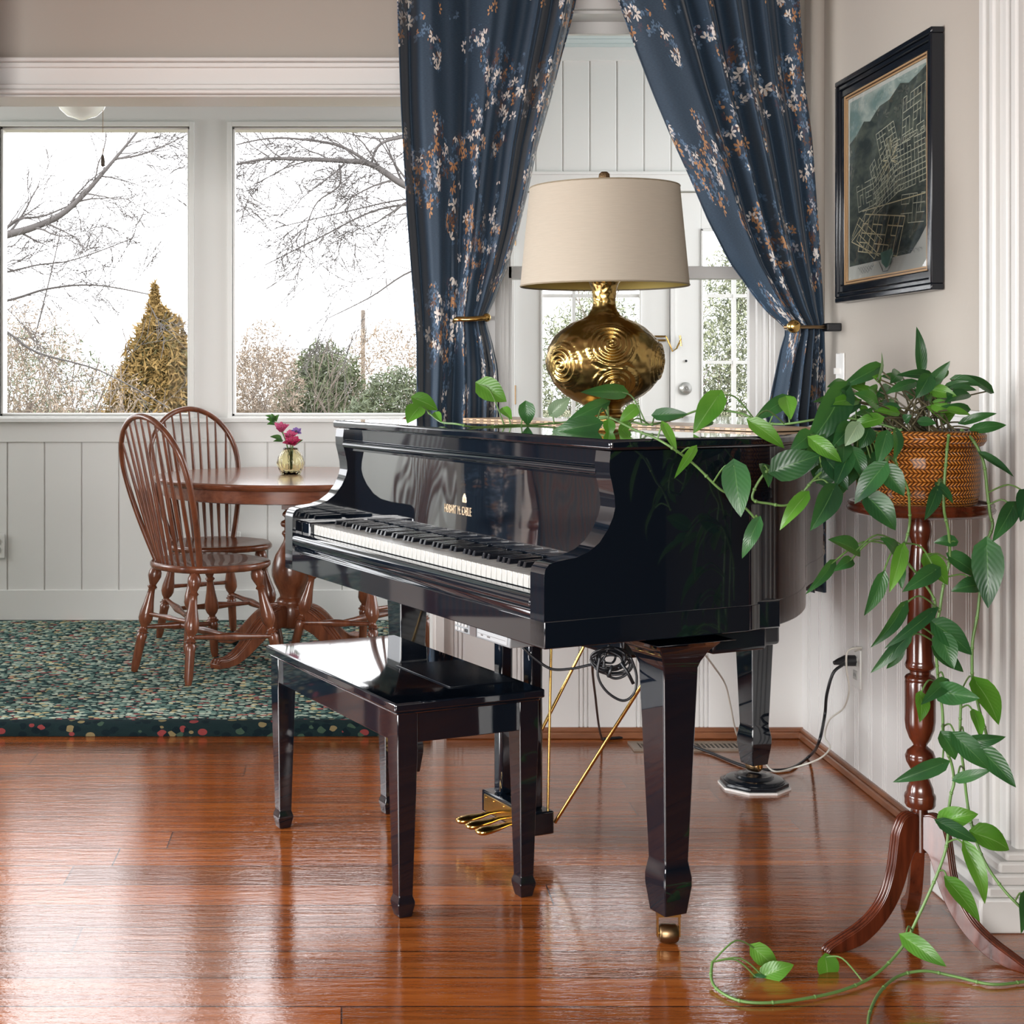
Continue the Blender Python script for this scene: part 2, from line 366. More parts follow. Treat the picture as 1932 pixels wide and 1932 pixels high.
# sash window between the rooms
b = MB()
for x0, x1 in ((WX0-.075, WX0), (WX1, WX1+.075)): b.box(x0, x1, D1-.02, D1, WZ0-.02, WZ1+.08); b.box(x0+.012, x1-.02, D1-.028, D1-.018, WZ0, WZ1)
b.box(WX0-.08, WX1+.08, D1-.02, D1, WZ1, WZ1+.09)
b.box(WX0, WX0+.012, D1, 5.05, WZ0, WZ1); b.box(WX1-.012, WX1, D1, 5.05, WZ0, WZ1); b.box(WX0, WX1, D1, 5.05, WZ1-.012, WZ1)
b.box(WX1-.03, WX1-.012, 4.93, 4.95, WZ0, WZ1); b.box(WX0+.012, WX0+.03, 4.93, 4.95, WZ0, WZ1)
b.box(WX0-.10, WX1+.10, D1-.05, 5.05, WZ0-.03, WZ0)
win = struct(b.obj('window_1', M_panel, bevel=.002))
b = MB()
for z0, z1, y in ((WZ0, 1.56, 4.97), (1.518, WZ1-.012, 5.005)):
    b.box(WX0+.012, WX0+.045, y, y+.03, z0, z1); b.box(WX1-.045, WX1-.012, y, y+.03, z0, z1)
    b.box(WX0+.012, WX1-.012, y, y+.03, z0, z0+.042); b.box(WX0+.012, WX1-.012, y, y+.03, z1-.042, z1)
b.obj('sash', M_panel, win, bevel=.002)
b = MB(); b.box(WX0+.04, WX1-.04, 4.984, 4.988, WZ0+.04, 1.52); b.box(WX0+.04, WX1-.04, 5.018, 5.022, 1.56, WZ1-.05); b.obj('glass', M_glass, win)
# far sunroom wall: big fixed windows and french doors
PX = [(-3.815, -2.92), (-2.72, -1.825), (-1.625, -.73), (-.53, .365)]
WB, WT = 1.0, 2.365
holes = [(a, c, WB, WT) for a, c in PX]+[(.80, 2.315, -1, 2.06)]
wall_grid('wall_far', M_panel, 'x', -4.6, 3.4, D2, D2+.15, 0, 2.8, holes)
for i, (a, c) in enumerate(PX):
    b = MB(); e = .022
    for x0, x1, z0, z1, y in ((a-e, a, WB-e, WT+e, 0), (c, c+e, WB-e, WT+e, 0), (a, c, WT, WT+e, 0), (a, c, WB-e, WB, 0)):
        b.box(x0, x1, D2-.018, D2+.02, z0, z1)
    e = .012
    for x0, x1, z0, z1 in ((a, a+e, WB, WT), (c-e, c, WB, WT), (a, c, WT-e, WT), (a, c, WB, WB+e)):
        b.box(x0, x1, D2+.01, D2+.10, z0, z1)
    wn = struct(b.obj('window_%d' % (i+2), M_white, bevel=.002))
    g = MB(); g.box(a+e, c-e, D2+.05, D2+.054, WB+e, WT-e); g.obj('glass', M_glass, wn)
b = MB(); b.box(-4.6, .60, D2-.05, D2, .972, .992); b.box(-4.6, .60, D2-.02, D2, .878, .972); b.box(-4.6, .60, D2-.02, D2, .04, .182)
b.box(-4.6, .68, D2-.025, D2, 2.47, 2.50); struct(b.obj('trim_4', M_panel, bevel=.002))
b = MB(); beads(b, [(x-650)*.0025 for x in range(15-700, 900, 70)], D2, .18, .88, -4.6, .60, groove=.008, depth=.007); struct(b.obj('wall_far_wainscot', M_panel))
b = MB(); beads(b, [(x-650)*.0025 for x in range(908, 1600, 51)], D2, 2.14, 2.675, .40, 3.3, groove=.008, depth=.007)
b.box(.40, 3.3, D2-.03, D2, 2.672, 2.735); b.box(.68, 2.45, D2-.025, D2, 2.06, 2.145); b.box(.66, 2.47, D2-.035, D2, 2.135, 2.15)
b.box(.70, .80, D2-.022, D2, .04, 2.06); b.box(2.315, 2.42, D2-.022, D2, .04, 2.06); struct(b.obj('trim_5', M_white, bevel=.002))
def french_door(name, x0, x1, g0, g1, hinge_left):
    b = MB(); y0, y1 = D2+.01, D2+.05; zt, zb = 1.883, .31
    b.box(x0, g0, y0, y1, .045, 2.055); b.box(g1, x1, y0, y1, .045, 2.055); b.box(g0, g1, y0, y1, zt, 2.055); b.box(g0, g1, y0, y1, .045, zb)
    for xx in (g0, g1-.01): b.box(xx, xx+.01, y0-.008, y0+.01, zb, zt)
    b.box(g0, g1, y0-.008, y0+.01, zt-.01, zt); b.box(g0, g1, y0-.008, y0+.01, zb, zb+.01)
    d = struct(b.obj(name, M_white, bevel=.002))
    m = MB()
    for i in (1, 2): x = g0+(g1-g0)*i/3; m.box(x-.008, x+.008, y0+.004, y1-.004, zb, zt)
    for i in range(1, 5): z = zb+(zt-zb)*i/5+.0; m.box(g0, g1, y0+.006, y1-.006, z-.008, z+.008)
    m.obj('muntins', M_white, d)
    g = MB(); g.box(g0, g1, y0+.018, y0+.022, zb, zt); g.obj('glass', M_glass, d)
    h = MB(); hx = x0 if hinge_left else x1
    for z in (.35, 1.10, 1.85): h.tube([(hx, y0-.006, z-.045), (hx, y0-.006, z+.045)], .007, 8)
    h.obj('hinge', M_bronze, d)
    return d
dl = french_door('door_1', .803, 1.535, .925, 1.403, True)
dr = french_door('door_2', 1.560, 2.31, 1.683, 2.165, False)
b = MB(); b.box(1.538, 1.557, D2-.005, D2+.05, .045, 2.055); b.obj('astragal', M_white, dl)
b = MB(); Mk = Matrix.Translation((1.61, D2+.01, 1.13)) @ Matrix.Rotation(PI/2, 4, 'X')
b.lathe([(.030, 0), (.030, .008), (.024, .014), (.012, .016), (0.001, .016)], 24, Mk)
for dx in (-.012, 0, .012): b.ball((1.61+dx, D2-.008, 1.13-abs(dx)*.2), .003)
b.obj('deadbolt', mat('brushed_nickel', (.5, .5, .48), .3, .9), dr)
b = MB(); b.ball((1.613, D2+.006, 1.26), .006, 10); b.obj('keyhole', M_blackplastic, dr)
b = MB(); b.box(1.46, 1.515, D2-.004, D2+.01, 1.352, 1.362); b.box(1.46, 1.515, D2-.004, D2+.01, 1.372, 1.380)
b.tube([(1.515, D2-.005, 1.376), (1.530, D2-.012, 1.34), (1.545, D2-.012, 1.305), (1.565, D2-.01, 1.32), (1.585, D2-.01, 1.365)], .004, 6)
b.tube([(1.58, D2-.008, 1.38), (1.585, D2-.010, 1.33)], .005, 6); b.obj('chain_latch', M_brass, dl)
# right wall, with the doorway to the dark hall beyond the pilaster
wall_grid('wall_right', M_wall, 'y', -3.2, D1, XR, XR+.15, 0, 2.9, [(1.5, 3.17, -1, 2.3)])
b = MB(); ys = []; y = 3.46
while y < D1: ys.append(y); y += .112
beads(b, ys, XR, .02, 1.06, 3.44, D1-.001, double=.014, axis='y'); struct(b.obj('wall_right_wainscot', M_panel))
b = MB(); b.box(XR-.022, XR, 3.42, D1, 1.055, 1.10); b.box(XR-.032, XR, 3.42, D1, 1.095, 1.112); struct(b.obj('trim_6', M_white, bevel=.003))
b = MB(); b.tube([(XR-.012, 4.72, 1.11), (XR-.012, 4.72, 2.9)], .024, 12); struct(b.obj('trim_7', M_wall, smooth=60))
# pilaster by the doorway
b = MB(); b.box(1.475, 1.72, 3.20, 3.44, .1, 2.9)
for y0, y1, x in ((3.395, 3.425, 1.462), (3.34, 3.362, 1.460), (3.275, 3.30, 1.462), (3.215, 3.245, 1.455)): b.box(x, 1.50, y0, y1, .16, 2.9)
b.box(1.36, 1.74, 3.176, 3.45, 0, .075)
for r, z0, z1 in ((.095, .075, .10), (.080, .10, .125), (.06, .125, .15), (.04, .15, .17)): b.box(1.455-r*.8, 1.74, 3.2-.02*r*10, 3.44, z0, z1)
struct(b.obj('trim_8', mat('soft_white_pilaster_paint', (.58, .57, .55), .4), bevel=.006))
b = MB()
b.prism([(XR, 3.45), (XR-.03, 3.45), (XR-.03, D1-.02), (XR, D1)], 0, .022); b.prism([(XR, 3.45), (XR-.022, 3.45), (XR-.022, D1-.02), (XR, D1)], .02, .034)
struct(b.obj('baseboard_right', M_shoe, bevel=.004))
b = MB(); b.prism([(.335, D1), (.335, D1-.03), (XR-.0, D1-.03), (XR, D1)], 0, .022); b.prism([(.335, D1), (.335, D1-.022), (XR, D1-.022), (XR, D1)], .02, .036)
struct(b.obj('baseboard_back', M_shoe, bevel=.004))
# rest of the shell, seen only in reflections
wall_grid('wall_left', M_wall, 'y', -3.2, 5.05, -4.75, -4.6, 0, 2.9, [(.8, 4.4, .6, 2.1)])
wall_grid('wall_front', M_wall, 'x', -4.6, 1.7, -3.35, -3.2, 0, 2.9, [(-3.0, .6, .75, 2.65)])
b = MB(); b.box(1.67, 4.2, 1.2, 1.35, 0, 2.9); b.box(1.67, 4.2, 3.45, 3.6, 0, 2.9); b.box(4.05, 4.2, 1.35, 3.45, 0, 2.9); b.box(1.67, 4.2, 1.35, 3.45, 2.75, 2.9); struct(b.obj('wall_hall', M_hall))
b = MB(); b.box(-4.75, -4.6, 5.05, 7.15, 0, 2.8); struct(b.obj('wall_sunroom_left', M_panel))
wall_grid('wall_sunroom_right', M_panel, 'y', 5.05, 7.15, 3.4, 3.55, 0, 2.8, [(5.3, 6.8, 1.0, 2.4)])
# lawn outside
M_grass = mat('winter_lawn', (.20, .19, .11), .9); b = MB(); b.box(-60, 60, 7.6, 90, -1.3, -1.0); struct(b.obj('ground_lawn', M_grass))

# ------------------------------------------------------------------ carpet
b = MB()
def carpet_edge(x0, x1, y):
    rows = []
    for a in range(0, 7):
        t = a/6*PI/2; rows.append([Vector((x, y+.018*(1-math.sin(t)), .002+.024+.022*math.sin(t) if False else .026+.022*(1-math.cos(t)))) for x in (x0, x1)])
    return rows
b.ribbon([[Vector((-3.2, 4.905, .001)), Vector((.285, 4.905, .001))], [Vector((-3.2, 4.90, .03)), Vector((.285, 4.90, .03))], [Vector((-3.2, 4.908, .042)), Vector((.285, 4.908, .042))], [Vector((-3.2, 4.925, .048)), Vector((.285, 4.925, .048))], [Vector((-3.2, 4.95, .0475)), Vector((.285, 4.95, .0475))], [Vector((-3.2, 4.98, .040)), Vector((.285, 4.98, .040))]])
b.box(-3.2, .285, 4.93, 4.98, .001, .030)
edge = b
b = MB(); b.box(-3.2, .285, 4.975, 5.06, .001, .04); b.box(-4.58, 3.38, 5.06, 6.975, .001, .04)
rug = tag(b.obj('carpet', M_rug), 'green carpet with a dense cream and rose floral pattern in the sunroom', 'carpet')
edge.obj('border', M_rugedge, rug, smooth=60)

# ------------------------------------------------------------------ floor register, outlets, switch
M_reg = mat('tan_metal_register', (.30, .25, .20), .35, .4)
t = thing('floor_vent', 'tan metal floor register in the boards by the back wall', 'vent', (1.135, 4.77, 0))
b = MB(); b.box(-.215, .215, -.055, -.035, 0, .006); b.box(-.215, .215, .035, .055, 0, .006); b.box(-.215, -.19, -.035, .035, 0, .006); b.box(.19, .215, -.035, .035, 0, .006); b.obj('frame', M_reg, t)
b = MB(); b.box(-.19, .19, -.035, .035, 0, .001); b.obj('duct_opening', M_blackplastic, t)
b = MB()
for i in range(26): x = -.185+i*.0148; b.box(x, x+.005, -.035, .035, .001, .005)
b.obj('grille', M_reg, t)
def plate(name, label, cat, loc, rz, kind):
    t = thing(name, label, cat, loc, rz); b = MB(); b.box(-.036, .036, -.006, 0, -.058, .058); b.obj('plate', M_white, t, bevel=.003)
    if kind == 'switch':
        b = MB(); b.box(-.005, .005, -.022, -.005, -.006, .012); b.obj('toggle', M_white, t)
    else:
        for z in (-.02, .02):
            b = MB(); b.box(-.015, .015, -.009, -.005, z-.013, z+.013); r = b.obj('receptacle', M_ivory, t)
            b = MB(); b.box(-.007, -.004, -.0095, -.0085, z-.004, z+.005); b.box(.004, .007, -.0095, -.0085, z-.004, z+.005); b.obj('slot', M_blackplastic, r)
    return t
plate('light_switch', 'white toggle light switch on the right wall beside the curtain', 'switch', (XR, 4.54, 1.205), -PI/2, 'switch')
plate('wall_outlet', 'white outlet at the left on the far sunroom wall', 'outlet', ((-3-650)*.0025, D2-.021, .39), 0, 'outlet')
plate('wall_outlet', 'white outlet low on the right wall with a black plug in it', 'outlet', (XR-.012, 4.36, .335), -PI/2, 'outlet')
plate('wall_outlet', 'white outlet seen behind the wooden chair and under the table edge', 'outlet', ((440-650)*.0025, D2-.021, .40), 0, 'outlet')

# ------------------------------------------------------------------ ceiling light in the sunroom
M_opal = mat('frosted_white_glass', (.85, .86, .80), .12, spec=.7); BS(M_opal).inputs['Emission Color'].default_value = (1, .98, .92, 1); BS(M_opal).inputs['Emission Strength'].default_value = .12
t = thing('ceiling_light', 'white glass bowl ceiling light with a pull chain in the sunroom', 'light', (-1.062, 6.0, 0))
b = MB(); b.lathe([(.06, 2.74), (.06, 2.70), (.02, 2.68), (.02, 2.40), (.07, 2.37), (.08, 2.315), (.001, 2.31)], 24); b.obj('stem', M_white, t, smooth=40)
b = MB(); b.lathe([(.099, 2.32), (.100, 2.292), (.096, 2.285), (.088, 2.268), (.060, 2.243), (.025, 2.232), (.012, 2.226), (.001, 2.224)], 40); b.obj('bowl', M_opal, t, smooth=50)
b = MB(); b.tube([(.085, 0, 2.34), (.085, 0, 2.085)], .0014, 6); ch = b.obj('pull_chain', M_bronze, t)
b = MB(); b.lathe([(.001, 2.035), (.008, 2.042), (.009, 2.058), (.005, 2.078), (.002, 2.086)], 12, Matrix.Translation((.085, 0, 0))); b.obj('pull', mat('dark_wood_pull', (.07, .05, .035), .5), ch, smooth=60)

# ------------------------------------------------------------------ curtains
def curtain(name, label, left, right, anchor, ztop, zbot, npl, Y0, amp, tie_y, tie_amp, uvw, phase=0, shape=None):
    """left/right: tables (pixel row -> pixel column at distance Y0). anchor: table for the start of the gathered part"""
    NU, NV = 150, 90; rows = []; uvs = []
    p0 = CY-(ztop-EYE)*F/Y0; p1 = CY+(EYE-zbot)*F/Y0
    for j in range(NV+1):
        py = p0+(p1-p0)*j/NV
        xl, xr = interp(left, py), interp(right, py)
        row = []
        k = math.exp(-((py-tie_y)/(110 if py < tie_y else 70))**2)
        wid = (xr-xl)
        for i in range(NU+1):
            u = i/NU
            if anchor:
                xa = interp(anchor, py)
                if u < .34: s_ = u/.34; px = xl+(xa-xl)*s_
                else: s_ = (u-.34)/.66; px = xa+(xr-xa)*s_
                gath = 0 if u < .32 else k
            else: px = xl+(xr-xl)*u; gath = k
            ph = 2*PI*(npl*u+.34*math.sin(6.3*u+phase)+.10*math.sin(13*u+1)+.05*math.sin(py*.006+u*9))+phase
            a = amp*(1-gath*(1-tie_amp))*(.75+.35*math.sin(7*u+phase*2))
            # folds: sharper ridges
            d = math.sin(ph)+.30*math.sin(2*ph+1.1)+.13*math.sin(3.3*ph+.4)
            dx = math.cos(ph)*3.5*(1-gath*.6)*min(1, 6*u, 6*(1-u))
            z = EYE-(py-CY)*Y0/F
            Y = Y0-a*d-gath*.03*math.sin(PI*u)
            row.append(Vector(((px+dx-CX)*Y0/F, Y, z)))
            uvs.append((u*uvw+(.02*math.sin(z*3)), z))
        rows.append(row)
    b = MB(); b.ribbon(rows)
    t = thing(name, label, 'curtain'); b.obj('fabric', M_curtain, t, smooth=180, uvs=uvs, solid=.003)
    return t
cl = curtain('curtain', 'navy floral curtain on the left, hanging half straight and tied with a brass bar',
    [(-60, 747), (0, 749), (200, 756), (400, 767), (560, 779), (640, 785), (1100, 786)],
    [(-60, 1100), (0, 1090), (40, 1081), (110, 1062), (180, 1044), (272, 1018), (356, 1000), (430, 982), (509, 957), (539, 944), (570, 932), (594, 921), (604, 919), (616, 921), (650, 931), (693, 941), (740, 944), (1100, 942)],
    [(-60, 872), (0, 872), (200, 868), (400, 864), (590, 860), (604, 859), (640, 858), (800, 853), (1100, 850)],
    2.46, .52, 4.4, 4.66, .040, 603, .3, 1.05, .6)
cr = curtain('curtain', 'navy floral curtain on the right, swept back to a gold round knob',
    [(-60, 1150), (0, 1169), (93, 1203), (178, 1236), (257, 1269), (326, 1301), (413, 1338), (496, 1380), (526, 1402), (557, 1423), (585, 1445), (602, 1463), (611, 1476), (618, 1482), (626, 1484), (661, 1474), (715, 1463), (748, 1456), (791, 1446), (900, 1440), (1120, 1436)],
    [(-60, 1500), (0, 1507), (152, 1516), (261, 1530), (413, 1541), (552, 1551), (617, 1554), (704, 1556), (1120, 1557)],
    None, 2.46, .523, 4.6, 4.60, .036, 616, .45, 1.05, 2.1)
t = thing('curtain_tieback', 'flat brass bar holding back the left navy curtain', 'tieback')
b = MB(); b.tube(smooth_path([P(858, 606, 4.60), P(862, 602, 4.565), P(885, 602, 4.555), P(912, 600, 4.56), P(920, 599, 4.58), P(921, 599, 4.66), P(921, 600, 4.89)]), .009, 10, flat=.8); b.obj('arm', M_brass, t, smooth=60)
b = MB(); b.ball(P(918, 599, 4.57), .0135); b.obj('end_knob', M_brass, t, smooth=180)
t = thing('curtain_tieback', 'gold round knob holding back the right navy curtain', 'tieback')
kx = P(1496, 616, 4.50); Mk = Matrix.Translation(kx) @ Matrix.Rotation(PI/2, 4, 'X')
b = MB(); b.lathe([(.001, .022), (.012, .021), (.019, .015), (.0205, .008), (.019, 0), (.012, -.006), (.010, -.06)], 28, Mk); b.obj('knob', M_brass, t, smooth=50)
b = MB(); b.tube(smooth_path([P(1480, 617, 4.53), P(1500, 617, 4.51), P(1530, 617, 4.53), P(1560, 617, 4.56)]), .0055, 8); b.tube([P(1560, 617, 4.56), (XR-.045, 4.56, 1.34)], .0055, 8); b.obj('arm', M_bronze, t, smooth=60)
b = MB(); b.box(XR-.045, XR, 4.535, 4.585, 1.33, 1.355); b.obj('bracket', M_blackplastic, t, bevel=.004)
t = thing('curtain_rod', 'wooden curtain rod above the two navy curtains', 'curtain rod')
b = MB(); b.tube([(.12, 4.66, 2.47), (1.5, 4.62, 2.47)], .016, 12); b.obj('pole', M_mahog, t, smooth=60)
b = MB(); b.box(.25, .28, 4.66, 4.9, 2.46, 2.48); b.obj('bracket', M_brass, t)
b = MB(); b.box(1.46, 1.49, 4.62, 4.9, 2.46, 2.48); b.obj('bracket', M_brass, t)
# its twin at the left end of the opening, just outside the frame but mirrored in the piano
c3 = curtain('curtain', 'navy floral curtain mirrored in the upright board above the keys', [(-60, -220), (1200, -200)], [(-60, -20), (600, -24), (1200, -30)], None, 2.46, .50, 3.2, 4.64, .036, -900, 1, .6, 1.1)
b = MB(); b.tube([(-1.60, 4.64, 2.46), (-1.12, 4.64, 2.46)], .016, 12); b.box(-1.58, -1.55, 4.64, 4.9, 2.45, 2.47); tag(b.obj('curtain_rod', M_mahog), 'wooden curtain rod over the curtain mirrored in the piano', 'curtain rod')

# ------------------------------------------------------------------ framed map on the right wall
fy0, fy1, fz0, fz1 = 3.756, 4.493, 1.413, 2.08
t = thing('framed_map', 'black framed bird\'s-eye town map with a gold liner on the right wall', 'picture', (XR, (fy0+fy1)/2, (fz0+fz1)/2))
hw, hh = (fy1-fy0)/2, (fz1-fz0)/2
def frame_ring(b, o, i, x0, x1):
    for (a, c, d, e) in ((-hw+o, hw-o, hh-i, hh-o), (-hw+o, hw-o, -hh+o, -hh+i)): b.box(x0, x1, a, c, d, e)
    for (a, c) in ((-hw+o, -hw+i), (hw-i, hw-o)): b.box(x0, x1, a, c, -hh+i, hh-i)
b = MB(); frame_ring(b, 0, .016, -.036, -.002); frame_ring(b, .016, .03, -.031, -.002); frame_ring(b, .03, .052, -.026, -.002); b.obj('frame', M_black2, t, bevel=.003)
b = MB(); frame_ring(b, .052, .057, -.025, -.004); frame_ring(b, .060, .064, -.0215, -.004); b.obj('gold_liner', mat('dull_gold_liner', (.46, .29, .15), .45, .3), t)
b = MB(); frame_ring(b, .057, .060, -.022, -.004); b.obj('dark_liner', mat('brown_liner', (.06, .03, .015), .4), t)
a, h = hw-.064, hh-.064
# print: +y is the left side seen from the room
M_paper = mat('printed_paper', (.55, .55, .50), .6); M_land = mat('dark_green_print', (.050, .065, .052), .7, bump=(40, .1)); M_sky = mat('pale_green_print', (.21, .28, .25), .7)
def cloudy(m, c1, c2, s):
    n = N(m, 'ShaderNodeTexNoise', Scale=s, Detail=5.0, Distortion=.6); L(m, coords(m, (1, 1, 2.4)), n.inputs['Vector']); L(m, ramp(m, n.outputs['Fac'], [(.35, c1), (.65, c2)]), BS(m).inputs['Base Color'])
cloudy(M_sky, (.16, .24, .22), (.42, .47, .42), 9); cloudy(M_land, (.022, .032, .030), (.085, .10, .078), 16)
b = MB(); b.box(-.016, -.004, -a, a, -h, h); b.obj('print', M_paper, t)
def mp(u, v, d=.0065): return Vector((-d-.010, a-2*a*u, h-2*h*v))
def poly(pts, d): b = MB(); b.add([mp(u, v, d) for u, v in pts], [tuple(range(len(pts)))]); return b
poly([(.02, .02), (.98, .02), (.98, .18), (.02, .28)], .0062).obj('sky_print', M_sky, t)
ridge = [(.02, .25), (.12, .215), (.22, .16), (.3, .175), (.42, .12), (.55, .11), (.68, .055), (.78, .075), (.9, .05), (.98, .03)]
poly(ridge+[(.98, .80), (.90, .86), (.80, .92), (.02, .925)], .0066).obj('land_print', M_land, t)
rnd = random.Random(5); b = MB(); yb = MB()
def street(p, q, wd=.0011, bb=None):
    bb = bb or b; p3, q3 = mp(*p, .0070), mp(*q, .0070); d = (q3-p3)
    if d.length < 1e-5: return
    n = Vector((0, -d.z, d.y)).normalized()*wd; bb.add([p3-n, q3-n, q3+n, p3+n], [(0, 1, 2, 3)])
def grid(o, ux, vx, nx, ny, drop=.08, wd=.0011, bb=None):
    for i in range(nx+1):
        for j in range(ny):
            if rnd.random() > drop: street((o[0]+ux[0]*i/nx+vx[0]*j/ny, o[1]+ux[1]*i/nx+vx[1]*j/ny), (o[0]+ux[0]*i/nx+vx[0]*(j+1)/ny, o[1]+ux[1]*i/nx+vx[1]*(j+1)/ny), wd, bb)
    for j in range(ny+1):
        for i in range(nx):
            if rnd.random() > drop: street((o[0]+ux[0]*i/nx+vx[0]*j/ny, o[1]+ux[1]*i/nx+vx[1]*j/ny), (o[0]+ux[0]*(i+1)/nx+vx[0]*j/ny, o[1]+ux[1]*(i+1)/nx+vx[1]*j/ny), wd, bb)
grid((.24, .66), (.50, .07), (-.10, .19), 8, 4, .08, .0016, yb)
grid((.06, .76), (.30, .15), (.10, -.09), 5, 3, .1, .0013, yb)
grid((.60, .34), (.36, -.02), (.02, .26), 9, 9, .12); grid((.72, .14), (.25, -.03), (-.02, .22), 6, 6, .2)
grid((.30, .42), (.22, -.12), (.10, .22), 7, 7, .15); grid((.12, .50), (.26, -.02), (.03, .14), 7, 5, .25)
grid((.38, .26), (.22, -.03), (.08, .18), 6, 6, .25); grid((.34, .54), (.36, -.10), (.02, .14), 10, 5, .1); grid((.70, .62), (.27, .02), (-.02, .14), 6, 3, .3)
street((.05, .79), (.40, .64), .0014, yb); street((.05, .79), (.42, .90), .0014, yb); street((.20, .64), (.97, .645), .0014, yb); street((.28, .63), (.05, .78), .001)
for k in range(26): an = rnd.random()*6.28; r1 = .02+rnd.random()*.05; r2 = r1+.03+rnd.random()*.06; street((.55+r1*math.cos(an), .42+r1*math.sin(an)), (.55+r2*math.cos(an), .42+r2*math.sin(an)), .0009, yb)
b.obj('streets_print', mat('pale_street_print', (.50, .50, .38), .7), t); yb.obj('main_streets_print', mat('yellow_street_print', (.66, .58, .36), .7), t)
b = MB()
for k in range(3):  # engraved caption in the margin, too small to read
    for q in range(13-k*3):
        x = .14+k*.02+q*.017; y = .945+k*.012; street((x, y), (x+.010, y+.006*(1 if q % 2 else -1)), .0009, b)
for k in range(14): x = .70+k*.017; street((x, .90), (x+.011, .905+.008*(k % 3)), .0008, b)
street((.42, .93), (.47, .985), .0012, b); street((.47, .985), (.53, .985), .0012, b); street((.53, .985), (.60, .93), .0012, b)
b.obj('caption_print', mat('grey_print_ink', (.22, .22, .22), .7), t)
poly([(.44, .885), (.58, .875), (.60, .91), (.56, .955), (.51, .97), (.455, .94)], .0074).obj('crest_print', mat('green_crest_print', (.12, .24, .19), .7), t)
M_picglass = mat('picture_glass', (1, 1, 1), 0); _nt = M_picglass.node_tree; _nt.nodes.remove(BS(M_picglass))
_t = N(M_picglass, 'ShaderNodeBsdfTransparent'); _g = N(M_picglass, 'ShaderNodeBsdfGlossy', Roughness=.01); _f = N(M_picglass, 'ShaderNodeFresnel', IOR=1.5)
_x = N(M_picglass, 'ShaderNodeMixShader'); L(M_picglass, _f.outputs[0], _x.inputs[0]); L(M_picglass, _t.outputs[0], _x.inputs[1]); L(M_picglass, _g.outputs[0], _x.inputs[2]); L(M_picglass, _x.outputs[0], _nt.nodes['Material Output'].inputs[0])
b = MB(); b.add([Vector((-.0195, y, z)) for y, z in ((-a, -h), (-a, h), (a, h), (a, -h))], [(0, 1, 2, 3)]); g_ = b.obj('glass', M_picglass, t, uvs=[(0, 0)]*4)
if g_.data.polygons[0].normal.x > 0: g_.data.flip_normals()
# ------------------------------------------------------------------ grand piano: local x runs from keys to tail, local y from treble to bass
RZ = math.atan2(.413, .911)
piano = thing('grand_piano', 'glossy black baby grand piano with closed lid and open keyboard', 'piano', (.394, 2.93, 0), RZ)
W = 1.357; ZB, ZT = .655, 1.043; KT = .195
ctrl = [(.50, 0), (.60, .03), (.70, .085), (.80, .165), (.90, .27), (1.0, .39), (1.10, .485), (1.20, .56), (1.29, .64), (1.36, .73), (1.41, .85), (1.43, .98), (1.41, 1.10), (1.35, 1.22), (1.25, 1.31), (1.12, 1.35), (1.0, W)]
curve = [(p.x, p.y) for p in smooth_path([(x, y, 0) for x, y in ctrl], 4)]
outline = [(KT, 0)]+curve+[(KT, W)]
def inset(poly, d):
    out = []; n = len(poly)
    for i in range(n):
        a = Vector(poly[i-1]); b_ = Vector(poly[i]); c = Vector(poly[(i+1) % n])
        e1 = (b_-a).normalized(); e2 = (c-b_).normalized(); n1 = Vector((e1.y, -e1.x)); n2 = Vector((e2.y, -e2.x)); m = (n1+n2)
        m = m/max(.3, m.dot(n1)) if m.length > 1e-6 else n1
        out.append(tuple(b_+m*d))
    return out
prof = [(0, .66), (0, .800), (.003, .813), (.012, .823), (.035, .828), (.075, .833), (.105, .843), (.13, .860), (.15, .885), (.163, .910), (.168, .930), (.1665, .950), (.161, .975), (.155, .998), (.154, 1.02), (.157, ZT), (KT+.004, ZT), (KT+.004, .66)]
MX = Matrix(((1, 0, 0, 0), (0, 0, 1, 0), (0, 1, 0, 0), (0, 0, 0, 1)))  # (x, z, y)
prof = prof[:-2]+[(KT+.06, ZT), (KT+.06, .66)]
b = MB(); b.prism(outline, ZB, ZT); case = b.obj('case', M_black)
tmp = []
for y0, y1 in ((0, .052), (W-.052, W)):
    b = MB(); b.prism(prof, y0, y1, MX); a_ = b.obj('arm_tmp', M_black); tmp.append(a_)
    m_ = case.modifiers.new('union', 'BOOLEAN'); m_.operation = 'UNION'; m_.solver = 'EXACT'; m_.object = a_
bpy.context.view_layer.update()
me = bpy.data.meshes.new_from_object(case.evaluated_get(bpy.context.evaluated_depsgraph_get())); case.modifiers.clear(); case.data = me
for a_ in tmp: bpy.data.objects.remove(a_)
case.parent = piano; me.shade_smooth()
try: me.set_sharp_from_angle(angle=math.radians(50))
except Exception: pass
m_ = case.modifiers.new('bevel', 'BEVEL'); m_.width = .006; m_.segments = 3; m_.limit_method = 'ANGLE'; m_.angle_limit = math.radians(40)
# lower moulding line of the rim
b = MB(); b.prism([(.0, -.0015)]+[p for p in inset([(0, 0)]+outline[1:-1]+[(0, W)], .0015)[1:-1]]+[(.0, W+.0015)], ZB, .710); b.obj('rim_moulding', M_black, piano, bevel=.002)
# lid
lid = [(.150, -.010)]+[p for p in inset(outline, .012)[1:-1]]+[(.150, W+.010)]
b = MB(); b.prism(lid, ZT+.002, 1.067); b.obj('lid', M_black, piano, bevel=.006)
b = MB(); b.box(.1535, .60, -.004, W+.004, 1.0667, 1.0675); b.obj('front_lid_flap', M_black, piano)
